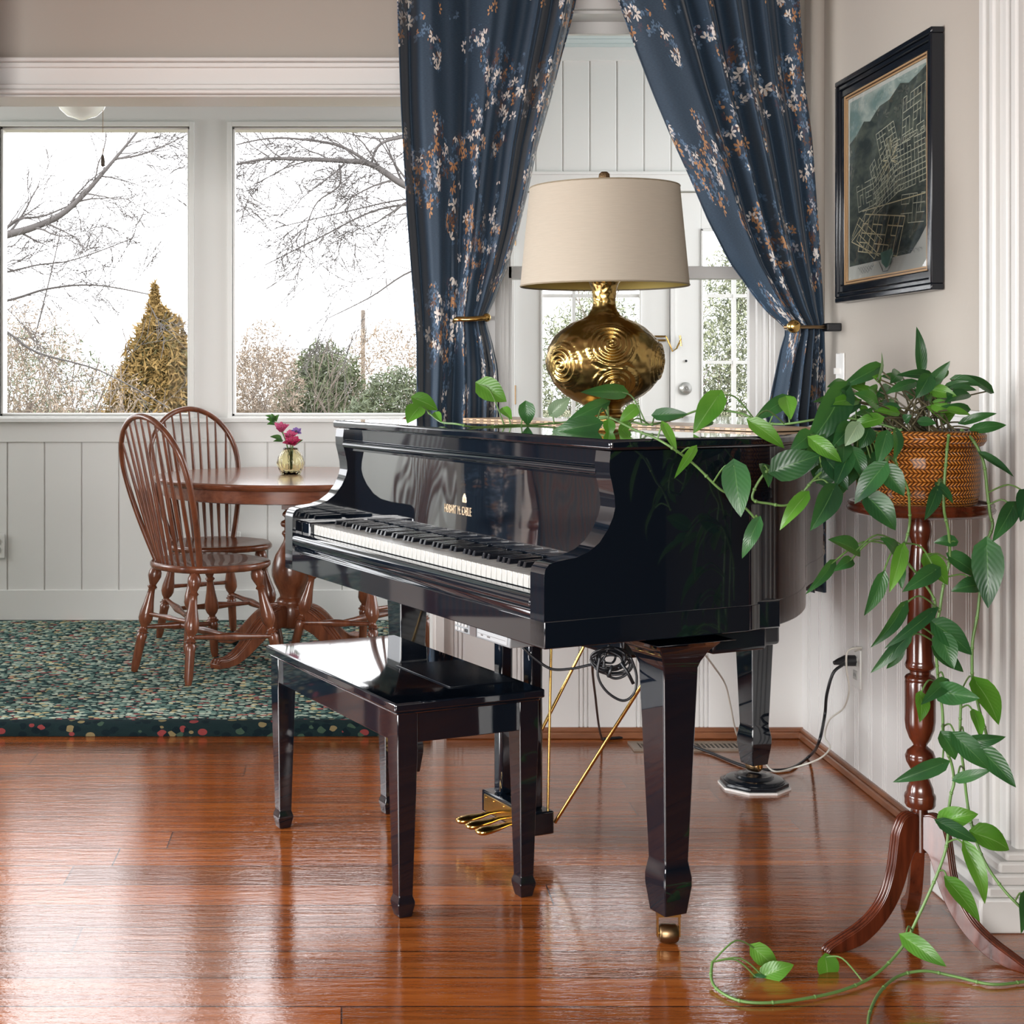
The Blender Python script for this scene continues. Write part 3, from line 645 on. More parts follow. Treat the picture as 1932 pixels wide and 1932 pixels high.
# front edge strip under lid, recessed board and rounded music shelf lip
b = MB(); b.box(.185, .20, .05, W-.05, .99, ZT); b.obj('upper_board', M_black, piano)
b = MB(); b.tube([(.163, .05, 1.000), (.163, W-.05, 1.000)], .0095, 14); b.box(.163, .20, .05, W-.05, .993, 1.007); b.box(.172, .20, .05, W-.05, .984, .993); b.obj('shelf_lip', M_black, piano, smooth=50)
M_fall = mat('black_wavy_lacquer', (.004, .0065, .011), .03, coat=.7); BS(M_fall).inputs['IOR'].default_value = 3.2; BS(M_fall).inputs['Coat IOR'].default_value = 2.2
n = N(M_fall, 'ShaderNodeTexNoise', Scale=1.0, Detail=1.0); L(M_fall, coords(M_fall, (1, 5, 4)), n.inputs['Vector']); bp = N(M_fall, 'ShaderNodeBump', Strength=.2, Distance=.012); L(M_fall, n.outputs['Fac'], bp.inputs['Height']); L(M_fall, bp.outputs[0], BS(M_fall).inputs['Normal'])
b = MB(); b.box(KT-.005, KT+.01, .05, W-.05, .79, .986); fall = b.obj('fallboard', M_fall, piano)
M_lett = mat('gold_lettering', (.80, .62, .42), .35, .6); BS(M_lett).inputs['Specular IOR Level'].default_value = .6
def text(s, size, name, mat_, parent, M):
    c = bpy.data.curves.new(name, 'FONT'); c.body = s; c.size = size; c.extrude = .0006; c.align_x = 'CENTER'
    c.space_character = 1.15
    o = bpy.data.objects.new('tmp', c); COL.objects.link(o); bpy.context.view_layer.update()
    me = bpy.data.meshes.new_from_object(o.evaluated_get(bpy.context.evaluated_depsgraph_get())); bpy.data.objects.remove(o); bpy.data.curves.remove(c)
    me.materials.clear(); me.materials.append(mat_); me.transform(M)
    r = bpy.data.objects.new(name, me); COL.objects.link(r); r.parent = parent; return r
# text faces the player (-x): right of text = -y
MT = Matrix(((0, 0, -1, KT-.0056), (-1, 0, 0, .70), (0, 1, 0, .855), (0, 0, 0, 1)))
text('HOBART M. CABLE', .0265, 'maker_lettering', M_lett, fall, MT @ Matrix.Diagonal((.54, 1.15, 1, 1)))
b = MB(); cxm = .665
for k in range(7):
    an = PI*k/6; p = Vector((KT-.0058, cxm+.008*math.cos(an), .890+.012*math.sin(an))); b.ball(p, .0028, 8, (.2, 1, 1.5))
b.box(KT-.006, KT-.005, cxm-.008, cxm+.008, .886, .889); b.box(KT-.006, KT-.005, cxm-.0025, cxm+.0025, .889, .908); b.obj('maker_crest', M_lett, fall)
# key bed, key slip and cheek blocks
b = MB(); b.box(.03, .60, .01, W-.01, ZB, .715); b.obj('key_bed', M_black, piano, bevel=.003)
MXs = Matrix(((1, 0, 0, 0), (0, 0, 1, 0), (0, 1, 0, 0), (0, 0, 0, 1)))
b = MB(); b.prism([(.060, .66), (.024, .664), (.012, .676), (.008, .70), (.008, .722), (.002, .728), (-.002, .737), (.000, .748), (.008, .755), (.020, .756), (.040, .756), (.040, .70), (.06, .70)], .052, W-.052, MXs); b.obj('key_slip', M_black, piano, bevel=.003, smooth=None)
b = MB(); K0, K1 = .105, W-.105
b.box(.030, KT, .052, K0-.002, .70, .790); b.obj('cheek_block', M_black, piano, bevel=.004)
b = MB(); b.box(.030, KT, K1+.002, W-.052, .70, .790); b.obj('cheek_block', M_black, piano, bevel=.004)
b = MB(); b.box(.05, KT, K0, K1, .70, .757); b.obj('key_frame', M_ebony, piano)
b = MB(); b.box(KT-.012, KT-.005, K0, K1, .757, .7885); b.obj('name_felt', mat('felt_strip', (.40, .37, .35), .9), piano)
kw = (K1-K0)/52
wk = None
for i in range(52):
    if wk is None:
        b = MB(); b.box(.042, KT-.012, .0010, kw-.0010, .757, .784); wk = b.obj('white_key', M_ivory, piano, bevel=.0016); o = wk
    else: o = wk.copy(); COL.objects.link(o)
    o.location = (0, K0+i*kw, 0)
# bass is at large y: key names run A0.. from the bass side
bk = None; pat = {0: 1, 1: 0, 2: 1, 3: 1, 4: 0, 5: 1, 6: 1}  # A B C D E F G : black to the right of the key
for i in range(51):
    if pat[i % 7]:
        if bk is None:
            b = MB(); wv = kw*.29
            b.add([Vector(p) for p in ((.093, -wv, .776), (KT-.012, -wv, .776), (KT-.012, wv, .776), (.093, wv, .776), (.101, -wv*.78, .7955), (KT-.012, -wv*.78, .7965), (KT-.012, wv*.78, .7965), (.101, wv*.78, .7955))],
                  [(0, 1, 2, 3), (4, 5, 6, 7), (0, 1, 5, 4), (1, 2, 6, 5), (2, 3, 7, 6), (3, 0, 4, 7)]); bk = b.obj('black_key', M_ebony, piano, bevel=.0012); o = bk
        else: o = bk.copy(); COL.objects.link(o)
        o.location = (0, K1-(i+1)*kw, 0)
# legs
def piano_leg(x, y):
    b = MB()
    def sq(w_, z, ch=0): return [Vector((x+sx*w_/2, y+sy*w_/2, z)) for sx, sy in ((-1, -1), (1, -1), (1, 1), (-1, 1))]
    prof_ = [(.20, .648), (.155, .640), (.120, .622), (.098, .600), (.088, .585), (.0865, .56), (.060, .185), (.0595, .178), (.064, .165), (.0705, .145), (.0705, .125), (.055, .066)]
    vs = [v for w_, z in prof_ for v in sq(w_, z)]; n_ = len(prof_)
    b.add(vs, [(i*4+k, i*4+(k+1) % 4, (i+1)*4+(k+1) % 4, (i+1)*4+k) for i in range(n_-1) for k in range(4)]+[(0, 1, 2, 3), tuple((n_-1)*4+k for k in range(4))])
    lg = b.obj('leg', M_black, piano, bevel=.0025)
    return lg
def caster(lg, x, y, z0=0, rot=0):
    M = Matrix.Translation((x, y, z0)) @ Matrix.Rotation(rot, 4, 'Z')
    b = MB(); b.lathe([(.016, -.0195), (.0195, -.015), (.0205, 0), (.0195, .015), (.016, .0195)], 24, M @ Matrix.Translation((0, 0, .0205)) @ Matrix.Rotation(PI/2, 4, 'X')); b.obj('caster_wheel', M_bronze, lg, smooth=40)
    b = MB(); b.box(-.006, .006, -.0245, -.0215, .014, .060, M); b.box(-.006, .006, .0215, .0245, .014, .060, M); b.box(-.012, .012, -.0245, .0245, .058, .066, M)
    b.tube([M @ Vector((0, -.024, .0205)), M @ Vector((0, .024, .0205))], .004, 8); b.obj('caster_fork', M_brass, lg, smooth=40)
for (x, y, z0, r) in ((.345, .062, 0, PI/2-RZ), (.345, W-.075, 0, PI/2), (1.30, .935, .042, .3)):
    lg = piano_leg(x, y); caster(lg, x, y, z0 if z0 else 0, r)
# under-frame and electronics housing
b = MB(); b.box(.55, 1.04, .52, 1.24, .50, ZB); b.box(.45, .60, .05, W-.05, .60, ZB); b.obj('under_frame', M_black2, piano, bevel=.01)
# pedal lyre
b = MB(); b.box(.371, .440, .655, .900, .050, .108); ly = b.obj('lyre_box', M_black, piano, bevel=.004)
for y in (.70, .845): b = MB(); b.box(.385, .425, y-.019, y+.019, .106, .67); b.obj('lyre_post', M_black, piano, bevel=.008)
b = MB(); b.box(.368, .3712, .672, .883, .058, .100); 
for y in (.69, .73, .78, .83, .87): b.ball((.3675, y, .094), .002, 6)
b.obj('pedal_plate', M_brass, ly, bevel=.002)
for y in (.727, .778, .829):
    rows = []; 
    b = MB(); b.tube([(.40, y, .072), (.35, y, .070), (.325, y, .066), (.300, y, .062), (.275, y, .057), (.262, y, .053), (.258, y, .051)], [.008, .009, .013, .018, .0195, .014, .003], 14, flat=1); 
    # flatten vertically
    b.v = [(vx, vy, .062+(vz-.062)*.50-(.002 if vx < .33 else 0)) for vx, vy, vz in b.v]
    b.obj('pedal', M_brass, ly, smooth=70)
def rod(p, q, r=.0045, nm='brace_rod'): b = MB(); b.tube([p, q], r, 10); b.obj(nm, M_brass, piano, smooth=60)
rod((.448, .665, .075), (.64, .36, .655)); rod((.448, .89, .085), (.70, .76, .655)); rod((.440, .685, .10), (.442, .668, .655), .0035, 'pedal_rod')
# player unit hanging under the keys
M_unit = mat('silver_grey_plastic', (.19, .20, .21), .4)
M_unitb = mat('grey_button', (.34, .34, .34), .4)
b = MB(); b.box(.020, .13, .165, .405, .6275, .6545); un = b.obj('control_unit', M_unit, piano, bevel=.003)
b = MB(); b.box(.0185, .021, .175, .300, .632, .650); b.obj('disc_tray', mat('pale_grey_plastic', (.30, .31, .32), .35), un, bevel=.001)
b = MB(); b.box(.018, .0195, .305, .332, .630, .652); b.box(.018, .0188, .18, .298, .6405, .6412); b.box(.0178, .0188, .245, .257, .6365, .6395); b.box(.0178, .0188, .275, .283, .6365, .6395); b.obj('display', mat('dark_display', (.10, .09, .09), .3), un)
for r_ in range(2):
    for c_ in range(4):
        b = MB(); y = .345+c_*.0145; z = .636+r_*.011; b.box(.0175, .021, y, y+.010, z-.0035, z+.0035); b.obj('button', M_unitb if (r_+c_) % 5 else M_blackplastic, un, bevel=.0008)
# caster cup under the tail leg
R2 = Matrix.Rotation(RZ, 4, 'Z')
tl = piano.matrix_basis @ Vector((1.30, .935, 0)); tl = Matrix.Translation((.394, 2.93, 0)) @ R2 @ Vector((1.30, .935, 0))
t = thing('caster_cup', 'black octagonal caster cup with white rim under the tail leg', 'caster cup', (tl.x, tl.y, 0))
oct_ = lambda r: [(r*math.cos(PI/8+PI/4*k), r*math.sin(PI/8+PI/4*k)) for k in range(8)]
b = MB(); b.prism(oct_(.104), 0, .006); b.obj('pad', M_white, t)
b = MB(); b.prism(oct_(.098), .006, .018); b.lathe([(.088, .018), (.080, .026), (.056, .028), (.052, .036), (.034, .037), (.030, .040), (.001, .040)], 32); b.obj('cup', M_black2, t, bevel=.002, smooth=None)

# ------------------------------------------------------------------ bench
bc = Vector(((.111-.210+.460+.139)/4, (3.24+3.948+3.398+4.106)/4, 0))
bench = thing('piano_bench', 'black lacquered piano bench standing in front of the keyboard', 'bench', bc, RZ)
BL, BWd, BH = .777, .383, .478
b = MB(); b.box(-BWd/2, BWd/2, -BL/2, BL/2, BH-.020, BH); b.box(-BWd/2+.008, BWd/2-.008, -BL/2+.008, BL/2-.008, BH-.028, BH-.020); b.obj('top', M_black, bench, bevel=.005)
b = MB(); b.box(-BWd/2+.19, BWd/2-.018, -BL/2+.10, -BL/2+.38, BH, BH+.0028); b.obj('lid_panel', M_black2, bench, bevel=.001)
b = MB()
for sx in (-1, 1): b.box(sx*(BWd/2-.028)-.009, sx*(BWd/2-.028)+.009, -BL/2+.03, BL/2-.03, .384, BH-.02)
for sy in (-1, 1): b.box(-BWd/2+.03, BWd/2-.03, sy*(BL/2-.028)-.009, sy*(BL/2-.028)+.009, .384, BH-.02)
b.obj('apron', M_black, bench, bevel=.002)
for sx in (-1, 1):
    for sy in (-1, 1):
        b = MB(); cx_, cy_ = sx*(BWd/2-.036), sy*(BL/2-.036)
        pr = [(.050, BH-.02), (.050, .37), (.034, .050), (.0335, .046), (.0415, .034), (.0415, .028), (.030, 0)]
        vs = [Vector((cx_+a*w_/2, cy_+c*w_/2, z)) for w_, z in pr for a, c in ((-1, -1), (1, -1), (1, 1), (-1, 1))]; n_ = len(pr)
        b.add(vs, [(i*4+k, i*4+(k+1) % 4, (i+1)*4+(k+1) % 4, (i+1)*4+k) for i in range(n_-1) for k in range(4)]+[(0, 1, 2, 3), tuple((n_-1)*4+k for k in range(4))])
        b.obj('leg', M_black, bench, bevel=.0015)

# ------------------------------------------------------------------ lamp on the piano
LX, LY = .686, 3.92
t = thing('table_lamp', 'large brass gourd lamp with spiral relief and cream drum shade', 'lamp', (LX, LY, 1.0775)); Z0 = 1.0775
def rz_(rpx, py): return (rpx*LY/F, EYE-(py-CY)*LY/F-Z0)
prof_px = [(55, 795), (55, 789), (50, 785), (47, 780), (34, 775), (32, 770), (40, 764), (58, 755), (76, 743), (92, 727), (102, 708), (107, 688), (107, 670), (103, 652), (94, 636), (80, 622), (62, 610), (44, 602), (32, 596), (26, 588), (22, 578), (21, 568), (22, 556), (24, 545), (27, 536), (31, 529), (32, 524), (20, 522), (.01, 522)]
pr = [rz_(a, max(b_, 0)) for a, b_ in prof_px]
# spline the profile and lay spirals in relief
sp = smooth_path([Vector((r, h, 0)) for r, h in pr], 5)
centers = [(-PI/2-.05, 650, .058), (-PI/2-1.02, 690, .052), (-PI/2+1.18, 684, .052), (-PI/2+.05, 728, .052), (PI/2, 650, .058), (PI/2-1.0, 690, .045), (PI/2+1.0, 690, .045), (PI/2, 728, .04), (-PI/2+.62, 612, .0), ]
cc = []
for an, py, rr in centers:
    if rr == 0: continue
    R_, h_ = rz_(interp([(602, 44), (612, 66), (636, 94), (660, 105), (690, 107), (708, 102), (727, 92), (743, 76)], py), py); cc.append((Vector((R_*math.cos(an), R_*math.sin(an), h_)), rr))
SEG = 200; vs = []; dense = []
for i in range(len(sp)-1):
    for k in range(2): dense.append(sp[i].lerp(sp[i+1], k/2))
dense.append(sp[-1])
for q in dense:
    for k in range(SEG):
        an = 2*PI*k/SEG; p = Vector((q.x*math.cos(an), q.x*math.sin(an), q.y)); d = 0; hit = False
        if q.x > .05 and .045 < q.y:
            best = 9
            for c_, rr in cc:
                ds = (p-c_).length
                if ds < rr:
                    dd = p-c_; tang = math.atan2(dd.z, dd.x*-math.sin(math.atan2(c_.y, c_.x))+dd.y*math.cos(math.atan2(c_.y, c_.x)))
                    d = -.0040*math.cos(2*PI*(ds/.0140)-tang)+.0030; hit = True
                    break
                best = min(best, ds-rr)
            if not hit:
                d = .0022*noise.noise(p*55)+(.0022*math.sin(best*380) if best < .012 else 0)
        elif q.y > .17: d = .0016*noise.noise(p*90)
        n_ = Vector((p.x, p.y, 0)).normalized(); vs.append(p+n_*d*(1 if q.x > .01 else 0))
b = MB(); nR = len(dense)
b.add(vs, [(i*SEG+k, i*SEG+(k+1) % SEG, (i+1)*SEG+(k+1) % SEG, (i+1)*SEG+k) for i in range(nR-1) for k in range(SEG)]+[tuple(range(SEG))[::-1]])
b.obj('base', M_gold, t, smooth=180)
M_shade = mat('cream_linen_shade', (.46, .41, .335), .85, spec=.1); _n = N(M_shade, 'ShaderNodeTexNoise', Scale=1.0, Detail=2.0); L(M_shade, coords(M_shade, (30, 30, 400)), _n.inputs['Vector'])
L(M_shade, ramp(M_shade, _n.outputs['Fac'], [(.3, (.52, .465, .385)), (.7, (.56, .50, .415))]), BS(M_shade).inputs['Base Color'])
tr = N(M_shade, 'ShaderNodeBsdfTranslucent'); tr.inputs[0].default_value = (.55, .46, .32, 1); xs_ = N(M_shade, 'ShaderNodeMixShader', Fac=.25)
L(M_shade, BS(M_shade).outputs[0], xs_.inputs[1]); L(M_shade, tr.outputs[0], xs_.inputs[2]); L(M_shade, xs_.outputs[0], M_shade.node_tree.nodes['Material Output'].inputs[0])
M_liner = mat('yellow_shade_lining', (.50, .38, .10), .7)
zb_, zt_ = 1.432-Z0, 1.691-Z0
b = MB(); b.lathe([(.220, zb_), (.2195, zb_+.004), (.1955, zt_-.004), (.195, zt_)], 96); sh = b.obj('shade', M_shade, t, smooth=180, solid=.0012)
# open cylinder: drop the caps made by lathe
bm = bmesh.new(); bm.from_mesh(sh.data); bmesh.ops.delete(bm, geom=[f for f in bm.faces if len(f.verts) > 4], context='FACES'); bm.to_mesh(sh.data); bm.free()
b = MB(); b.lathe([(.2175, zb_+.002), (.193, zt_-.002)], 96); ln = b.obj('shade_lining', M_liner, sh, smooth=180)
bm = bmesh.new(); bm.from_mesh(ln.data); bmesh.ops.delete(bm, geom=[f for f in bm.faces if len(f.verts) > 4], context='FACES'); bm.to_mesh(ln.data); bm.free()
M_strim = mat('brown_shade_trim', (.22, .18, .12), .8)
b = MB(); b.tube([(.195*math.cos(2*PI*k/48), .195*math.sin(2*PI*k/48), zt_) for k in range(48)], .0022, 6, closed=True); b.obj('shade_trim', M_strim, sh, smooth=60)
b = MB(); b.tube([(.220*math.cos(2*PI*k/48), .220*math.sin(2*PI*k/48), zb_) for k in range(48)], .0022, 6, closed=True); b.obj('shade_trim', M_strim, sh, smooth=60)
b = MB(); b.tube([(0, 0, .355), (0, 0, zt_+.004)], .005, 8)
for k in range(3): b.tube([(0, 0, zt_-.006), (.194*math.cos(2*PI*k/3), .194*math.sin(2*PI*k/3), zt_-.002)], .0018, 6)
b.obj('harp', M_brass, t, smooth=60)
b = MB(); b.lathe([(.001, zt_), (.006, zt_+.002), (.005, zt_+.014), (.011, zt_+.018), (.0150, zt_+.026), (.0140, zt_+.036), (.008, zt_+.042), (.001, zt_+.043)], 20); b.obj('finial', mat('carved_dark_brass', (.16, .10, .05), .4, .8, bump=(200, .5)), t, smooth=60)
# inlaid board under the lamp and leaves
M_inlay = mat('light_maple_wood', (.62, .42, .25), .35); M_inlay2 = mat('dark_inlay', (.11, .05, .025), .35)
A = Vector((.335, 4.20)); B = Vector((.955, 3.36)); dr_ = (B-A).normalized(); nn = Vector((-dr_.y, dr_.x)); nn = nn if nn.y > 0 else -nn
t = thing('inlaid_board', 'thin wooden board with a checkered inlaid edge beneath the brass lamp', 'board', (A.x, A.y, 1.0680), math.atan2(dr_.y, dr_.x))
Lb = (B-A).length; sg = 1 if (Matrix.Rotation(math.atan2(dr_.y, dr_.x), 2) @ Vector((0, 1))).dot(nn) > 0 else -1
b = MB(); b.box(0, Lb, min(0, sg*.20), max(0, sg*.20), 0, .0065); b.obj('panel', M_inlay, t, bevel=.001)
b = MB()
for k in range(int(Lb/.030)): x = .012+k*.030; b.box(x, x+.015, -.0008, .0008, .0020, .0048)
b.obj('inlay', M_inlay2, t)

# ------------------------------------------------------------------ cables
def cable(name, label, pts, r, m, n=8): b = MB(); b.tube(smooth_path(pts, n), r, 8); return tag(b.obj(name, m, smooth=180), label, 'cable')
o = cable('power_cord', 'black power cord running from the right wall outlet along the floor', [Vector((XR-.045, 4.36, .357)), P(1590, 1254, 4.30), P(1572, 1270, 4.28), P(1560, 1310, 4.3), P(1556, 1350, 4.35), FL(1545, 1400, .15), FL(1528, 1426, .012), FL(1490, 1450, .006), FL(1440, 1452, .006), FL(1400, 1444, .006), FL(1340, 1420, .006), FL(1308, 1408, .012), FL(1270, 1394, .012), FL(1215, 1389, .006), FL(1150, 1393, .006), FL(1138, 1394, .006)], .0045, M_blackplastic)
b = MB(); b.tube([Vector((XR-.02, 4.36, .357)), Vector((XR-.05, 4.36, .357)), Vector((XR-.07, 4.355, .355)), Vector((XR-.085, 4.35, .352))], [.016, .016, .010, .006], 10); pl = b.obj('plug', M_blackplastic, o, smooth=40)
cable('signal_cable', 'black cable dropping from the knot under the piano to the floor', [P(1135, 1215, 3.75), P(1118, 1250, 3.8), P(1124, 1320, 4.2), P(1130, 1370, 4.5), FL(1136, 1396, .01)], .0035, M_blackplastic)
M_wcord = mat('clear_white_cord', (.62, .60, .54), .4)
cable('lamp_cord', 'thin white cord looping from the outlet to the tail leg and up', [Vector((XR-.02, 4.36, .385)), P(1625, 1222, 4.3), P(1600, 1228, 4.3), P(1597, 1260, 4.3), P(1602, 1300, 4.32), P(1592, 1335, 4.4), P(1565, 1358, 4.45), P(1556, 1390, 4.5), P(1566, 1410, 4.45), FL(1545, 1432, .05), FL(1500, 1448, .014), FL(1460, 1455, .016), FL(1436, 1430, .02), FL(1410, 1412, .02), P(1390, 1385, 4.6), P(1378, 1330, 4.5), P(1368, 1290, 4.4), P(1345, 1255, 4.2), P(1330, 1235, 4.1)], .0028, M_wcord)
b = MB(); rnd = random.Random(3)
b.tube(smooth_path([P(985, 1220, 3.4), P(1010, 1243, 3.4), P(1040, 1262, 3.4), P(1075, 1262, 3.4), P(1110, 1255, 3.4), P(1135, 1248, 3.4), P(1150, 1215, 3.4)]), .0032, 8)
for k in range(9):
    c0 = P(1150+rnd.uniform(-12, 14), 1246+rnd.uniform(-6, 8), 3.4+rnd.uniform(-.03, .03)); rr = rnd.uniform(.015, .035); a0 = rnd.uniform(0, 6)
    b.tube(smooth_path([c0+Vector((rr*1.3*math.cos(a0+q*.8), rnd.uniform(-.01, .01), rr*.8*math.sin(a0+q*.8)-.0)) for q in range(9)], 5), .0028, 6)
b.tube(smooth_path([P(1132, 1240, 3.38), P(1128, 1275, 3.38), P(1145, 1305, 3.38), P(1175, 1322, 3.38), P(1196, 1308, 3.38), P(1201, 1275, 3.38), P(1190, 1240, 3.38)]), .003, 8)
b.tube(smooth_path([P(1140, 1245, 3.39), P(1142, 1268, 3.39), P(1160, 1280, 3.39), P(1182, 1272, 3.39), P(1192, 1250, 3.39)]), .003, 8)
b.tube([P(1172, 1250, 3.36), P(1186, 1272, 3.36), P(1195, 1290, 3.36)], [.003, .004, .004], 8); b.tube([P(1155, 1255, 3.36), P(1148, 1278, 3.36)], [.003, .004], 8)
tag(b.obj('cable_knot', M_blackplastic, smooth=180), 'knotted bundle of black cables hanging under the piano', 'cable')
# ------------------------------------------------------------------ dining table
RUG = .0405
TX, TY = -.222, 6.15
t = thing('dining_table', 'round cherry-stained wooden pedestal table on the carpet', 'table', (TX, TY, RUG))
b = MB(); b.lathe([(.01, .712), (.548, .712), (.560, .718), (.566, .726), (.567, .734), (.563, .739), (.555, .7395), (.01, .7395)], 96); b.obj('tabletop', M_table, t, smooth=40)
b = MB(); b.lathe([(.515, .660), (.528, .664), (.528, .712), (.50, .712), (.50, .66)], 96); b.obj('apron', M_table, t, smooth=40)
b = MB(); b.box(-.037, .037, -.037, .037, .60, .665)
b.lathe([(.04, .60), (.022, .595), (.03, .588), (.036, .58), (.036, .572), (.026, .565), (.026, .555), (.040, .548), (.044, .538), (.040, .528), (.028, .522), (.028, .512), (.036, .505), (.038, .496), (.032, .488), (.028, .48), (.032, .465), (.046, .44), (.064, .41), (.076, .375), (.081, .345), (.079, .32), (.070, .295), (.055, .265), (.046, .245), (.046, .235), (.058, .225), (.060, .212), (.055, .2), (.058, .19), (.06, .12), (.05, .11)], 48)
b.obj('pedestal', M_chair, t, smooth=50)
prL = [(.03, .195), (.08, .198), (.14, .180), (.19, .150), (.24, .108), (.29, .066), (.34, .036), (.385, .028), (.42, .030), (.432, .018), (.430, 0), (.39, 0), (.33, .004), (.27, .028), (.21, .064), (.15, .098), (.09, .118), (.03, .12)]
Mzx = Matrix(((1, 0, 0, 0), (0, 0, 1, 0), (0, 1, 0, 0), (0, 0, 0, 1)))
for k in range(4):
    Mr = Matrix.Rotation(math.atan2(-.31, -.278)+k*PI/2, 4, 'Z') @ Mzx
    b = MB(); b.prism(prL, -.028, .028, Mr)
    for off in (-.017, 0, .017): b.tube([Mr @ Vector((x, z+.001, off)) for x, z in smooth_path([(x, z, 0) for x, z in prL[:10]], 3) for x, z in [(x, z)]] if False else [Mr @ Vector((p.x, p.y+.001, off)) for p in smooth_path([(x, z, 0) for x, z in prL[:10]], 3)], .007, 8)
    b.obj('leg', M_chair, t, bevel=.004)
# ------------------------------------------------------------------ windsor chairs
LEGP = [(.012, 0), (.017, .06), (.019, .30), (.0215, .34), (.016, .365), (.025, .375), (.016, .39), (.019, .40), (.013, .41), (.013, .43), (.022, .46), (.028, .50), (.027, .56), (.019, .66), (.0145, .74), (.013, .78), (.020, .80), (.013, .82), (.020, .86), (.026, .90), (.025, .94), (.018, .98), (.014, 1.0)]
def make_chair(label, loc, rz):
    ch = thing('windsor_chair', label, 'chair', loc, rz, 'windsor chairs around the round table')
    # local +x faces front
    sh_ = []
    for k in range(48):
        a = 2*PI*k/48; c, s_ = math.cos(a), math.sin(a)
        x = .235*c if c > 0 else .215*c; y = (.235 if c > 0 else .225-.02*abs(c))*(abs(s_)**.8)*(1 if s_ > 0 else -1)
        if c > .55: x -= .012*math.cos(a*3)
        sh_.append((x+.01, y))
    b = MB(); n = 48; vs = []; lay = [(.86, .403), (.97, .408), (1, .418), (1, .428), (.975, .434), (.80, .430), (.5, .420), (.2, .416)]
    for k_, z in lay: vs += [Vector((x*k_, y*k_, z)) for x, y in sh_]
    vs.append(Vector((0, 0, .416)))
    fs = [(i*n+k, i*n+(k+1) % n, (i+1)*n+(k+1) % n, (i+1)*n+k) for i in range(len(lay)-1) for k in range(n)]+[tuple(range(n))[::-1]]+[(7*n+k, 7*n+(k+1) % n, 8*n) for k in range(n)]
    b.add(vs, fs); b.obj('seat', M_chair, ch, smooth=50)
    feet = {}
    for sx, sy, fx, fy, tx, ty in ((-1, 1, -.21, .178, -.14, .125), (-1, -1, -.21, -.178, -.14, -.125), (1, 1, .21, .215, .13, .15), (1, -1, .21, -.215, .13, -.15)):
        b = MB(); b.lathe(LEGP, 20, p0=(fx, fy, 0), p1=(tx, ty, .412)); b.obj('leg', M_chair, ch, smooth=60); feet[(sx, sy)] = (Vector((fx, fy, 0)), Vector((tx, ty, .412)))
    def at(k_, f): p, q = feet[k_]; return p.lerp(q, f)
    def stretch(p, q, nm='stretcher', r=.016):
        b = MB(); b.tube([p.lerp(q, f) for f in (0, .1, .3, .45, .5, .55, .7, .9, 1)], [.008, .009, r*.7, r, r*1.05, r, r*.7, .009, .008], 14); b.obj(nm, M_chair, ch, smooth=60)
    l0, l1 = at((-1, 1), .42), at((1, 1), .34); r0, r1 = at((-1, -1), .42), at((1, -1), .34)
    stretch(l0, l1); stretch(r0, r1); stretch(l0.lerp(l1, .5), r0.lerp(r1, .5)); stretch(at((-1, 1), .55), at((-1, -1), .55), r=.011)
    # bow: spindle angle, lean grows with height
    H0, H1, HW = .425, 1.0, .208; ZM = .77
    def lean(z): return -.128-(z-.42)*.30
    def bow(f):
        L0 = .25
        if f < L0 or f > 1-L0:
            g = (f if f < L0 else 1-f)/L0; z = H0+(ZM-H0)*g; y = .142+(HW-.142)*math.sin(g*PI/2)
            if f > 1-L0: y = -y
        else:
            a = PI*(f-L0)/(1-2*L0); z = ZM+(H1-ZM)*math.sin(a); y = HW*math.cos(a)
        return Vector((lean(z), y, z))
    pts = [bow(i/60) for i in range(61)]
    b = MB(); b.tube(smooth_path(pts, 2), .0125, 12, flat=.85); b.obj('bow', M_chair, ch, smooth=60)
    for k in range(9):
        yb_ = -.118+k*.0295; yt = yb_*1.45
        best = min((p for p in pts if p.z > .55), key=lambda p: abs(p.y-yt))
        bx = -.175+.035*(abs(yb_)/.12)**2
        p, q = Vector((bx-.0, yb_, .428)), Vector(best)
        b = MB(); b.tube([p.lerp(q, f) for f in (0, .25, .45, .7, 1)], [.0060, .0085, .0085, .0065, .0045], 10); b.obj('spindle', M_chair, ch, smooth=60)
    return ch
c1 = make_chair('windsor chair with its bowed back nearest the camera, left of the table', (-.544, 5.786, RUG), math.radians(42))
c2 = dup(c1, (-.56, 6.42, RUG), math.radians(-62), 'windsor chair behind the front one, its back to the sunroom windows')
c3_ = dup(c1, (.085, 6.09, RUG), math.radians(137), 'windsor chair on the far side of the piano, mostly hidden by it')

# ------------------------------------------------------------------ vase with flowers
M_amber = mat('pale_yellow_glass', (1, .95, .70), .03, trans=1.0, spec=.6); BS(M_amber).inputs['IOR'].default_value = 1.35
V = Vector((-.225, 6.20, RUG+.7395))
t = thing('flower_vase', 'small ribbed yellow glass vase on the round table', 'vase', V)
b = MB(); pr = [(.001, 0), (.036, 0), (.040, .004), (.052, .025), (.056, .048), (.052, .072), (.040, .090), (.030, .100), (.031, .110), (.029, .110), (.027, .100), (.036, .088), (.048, .070), (.051, .048), (.047, .027), (.036, .008), (.001, .006)]
SEG = 72; vs = []
for r, h_ in pr:
    for k in range(SEG):
        a = 2*PI*k/SEG; rr = r*(1+.05*math.sin(12*a+h_*70)+.03*math.sin(12*a-h_*70)) if r > .02 else r; vs.append(Vector((rr*math.cos(a), rr*math.sin(a), h_)))
b.add(vs, [(i*SEG+k, i*SEG+(k+1) % SEG, (i+1)*SEG+(k+1) % SEG, (i+1)*SEG+k) for i in range(len(pr)-1) for k in range(SEG)]); b.obj('glass', M_amber, t, smooth=180)
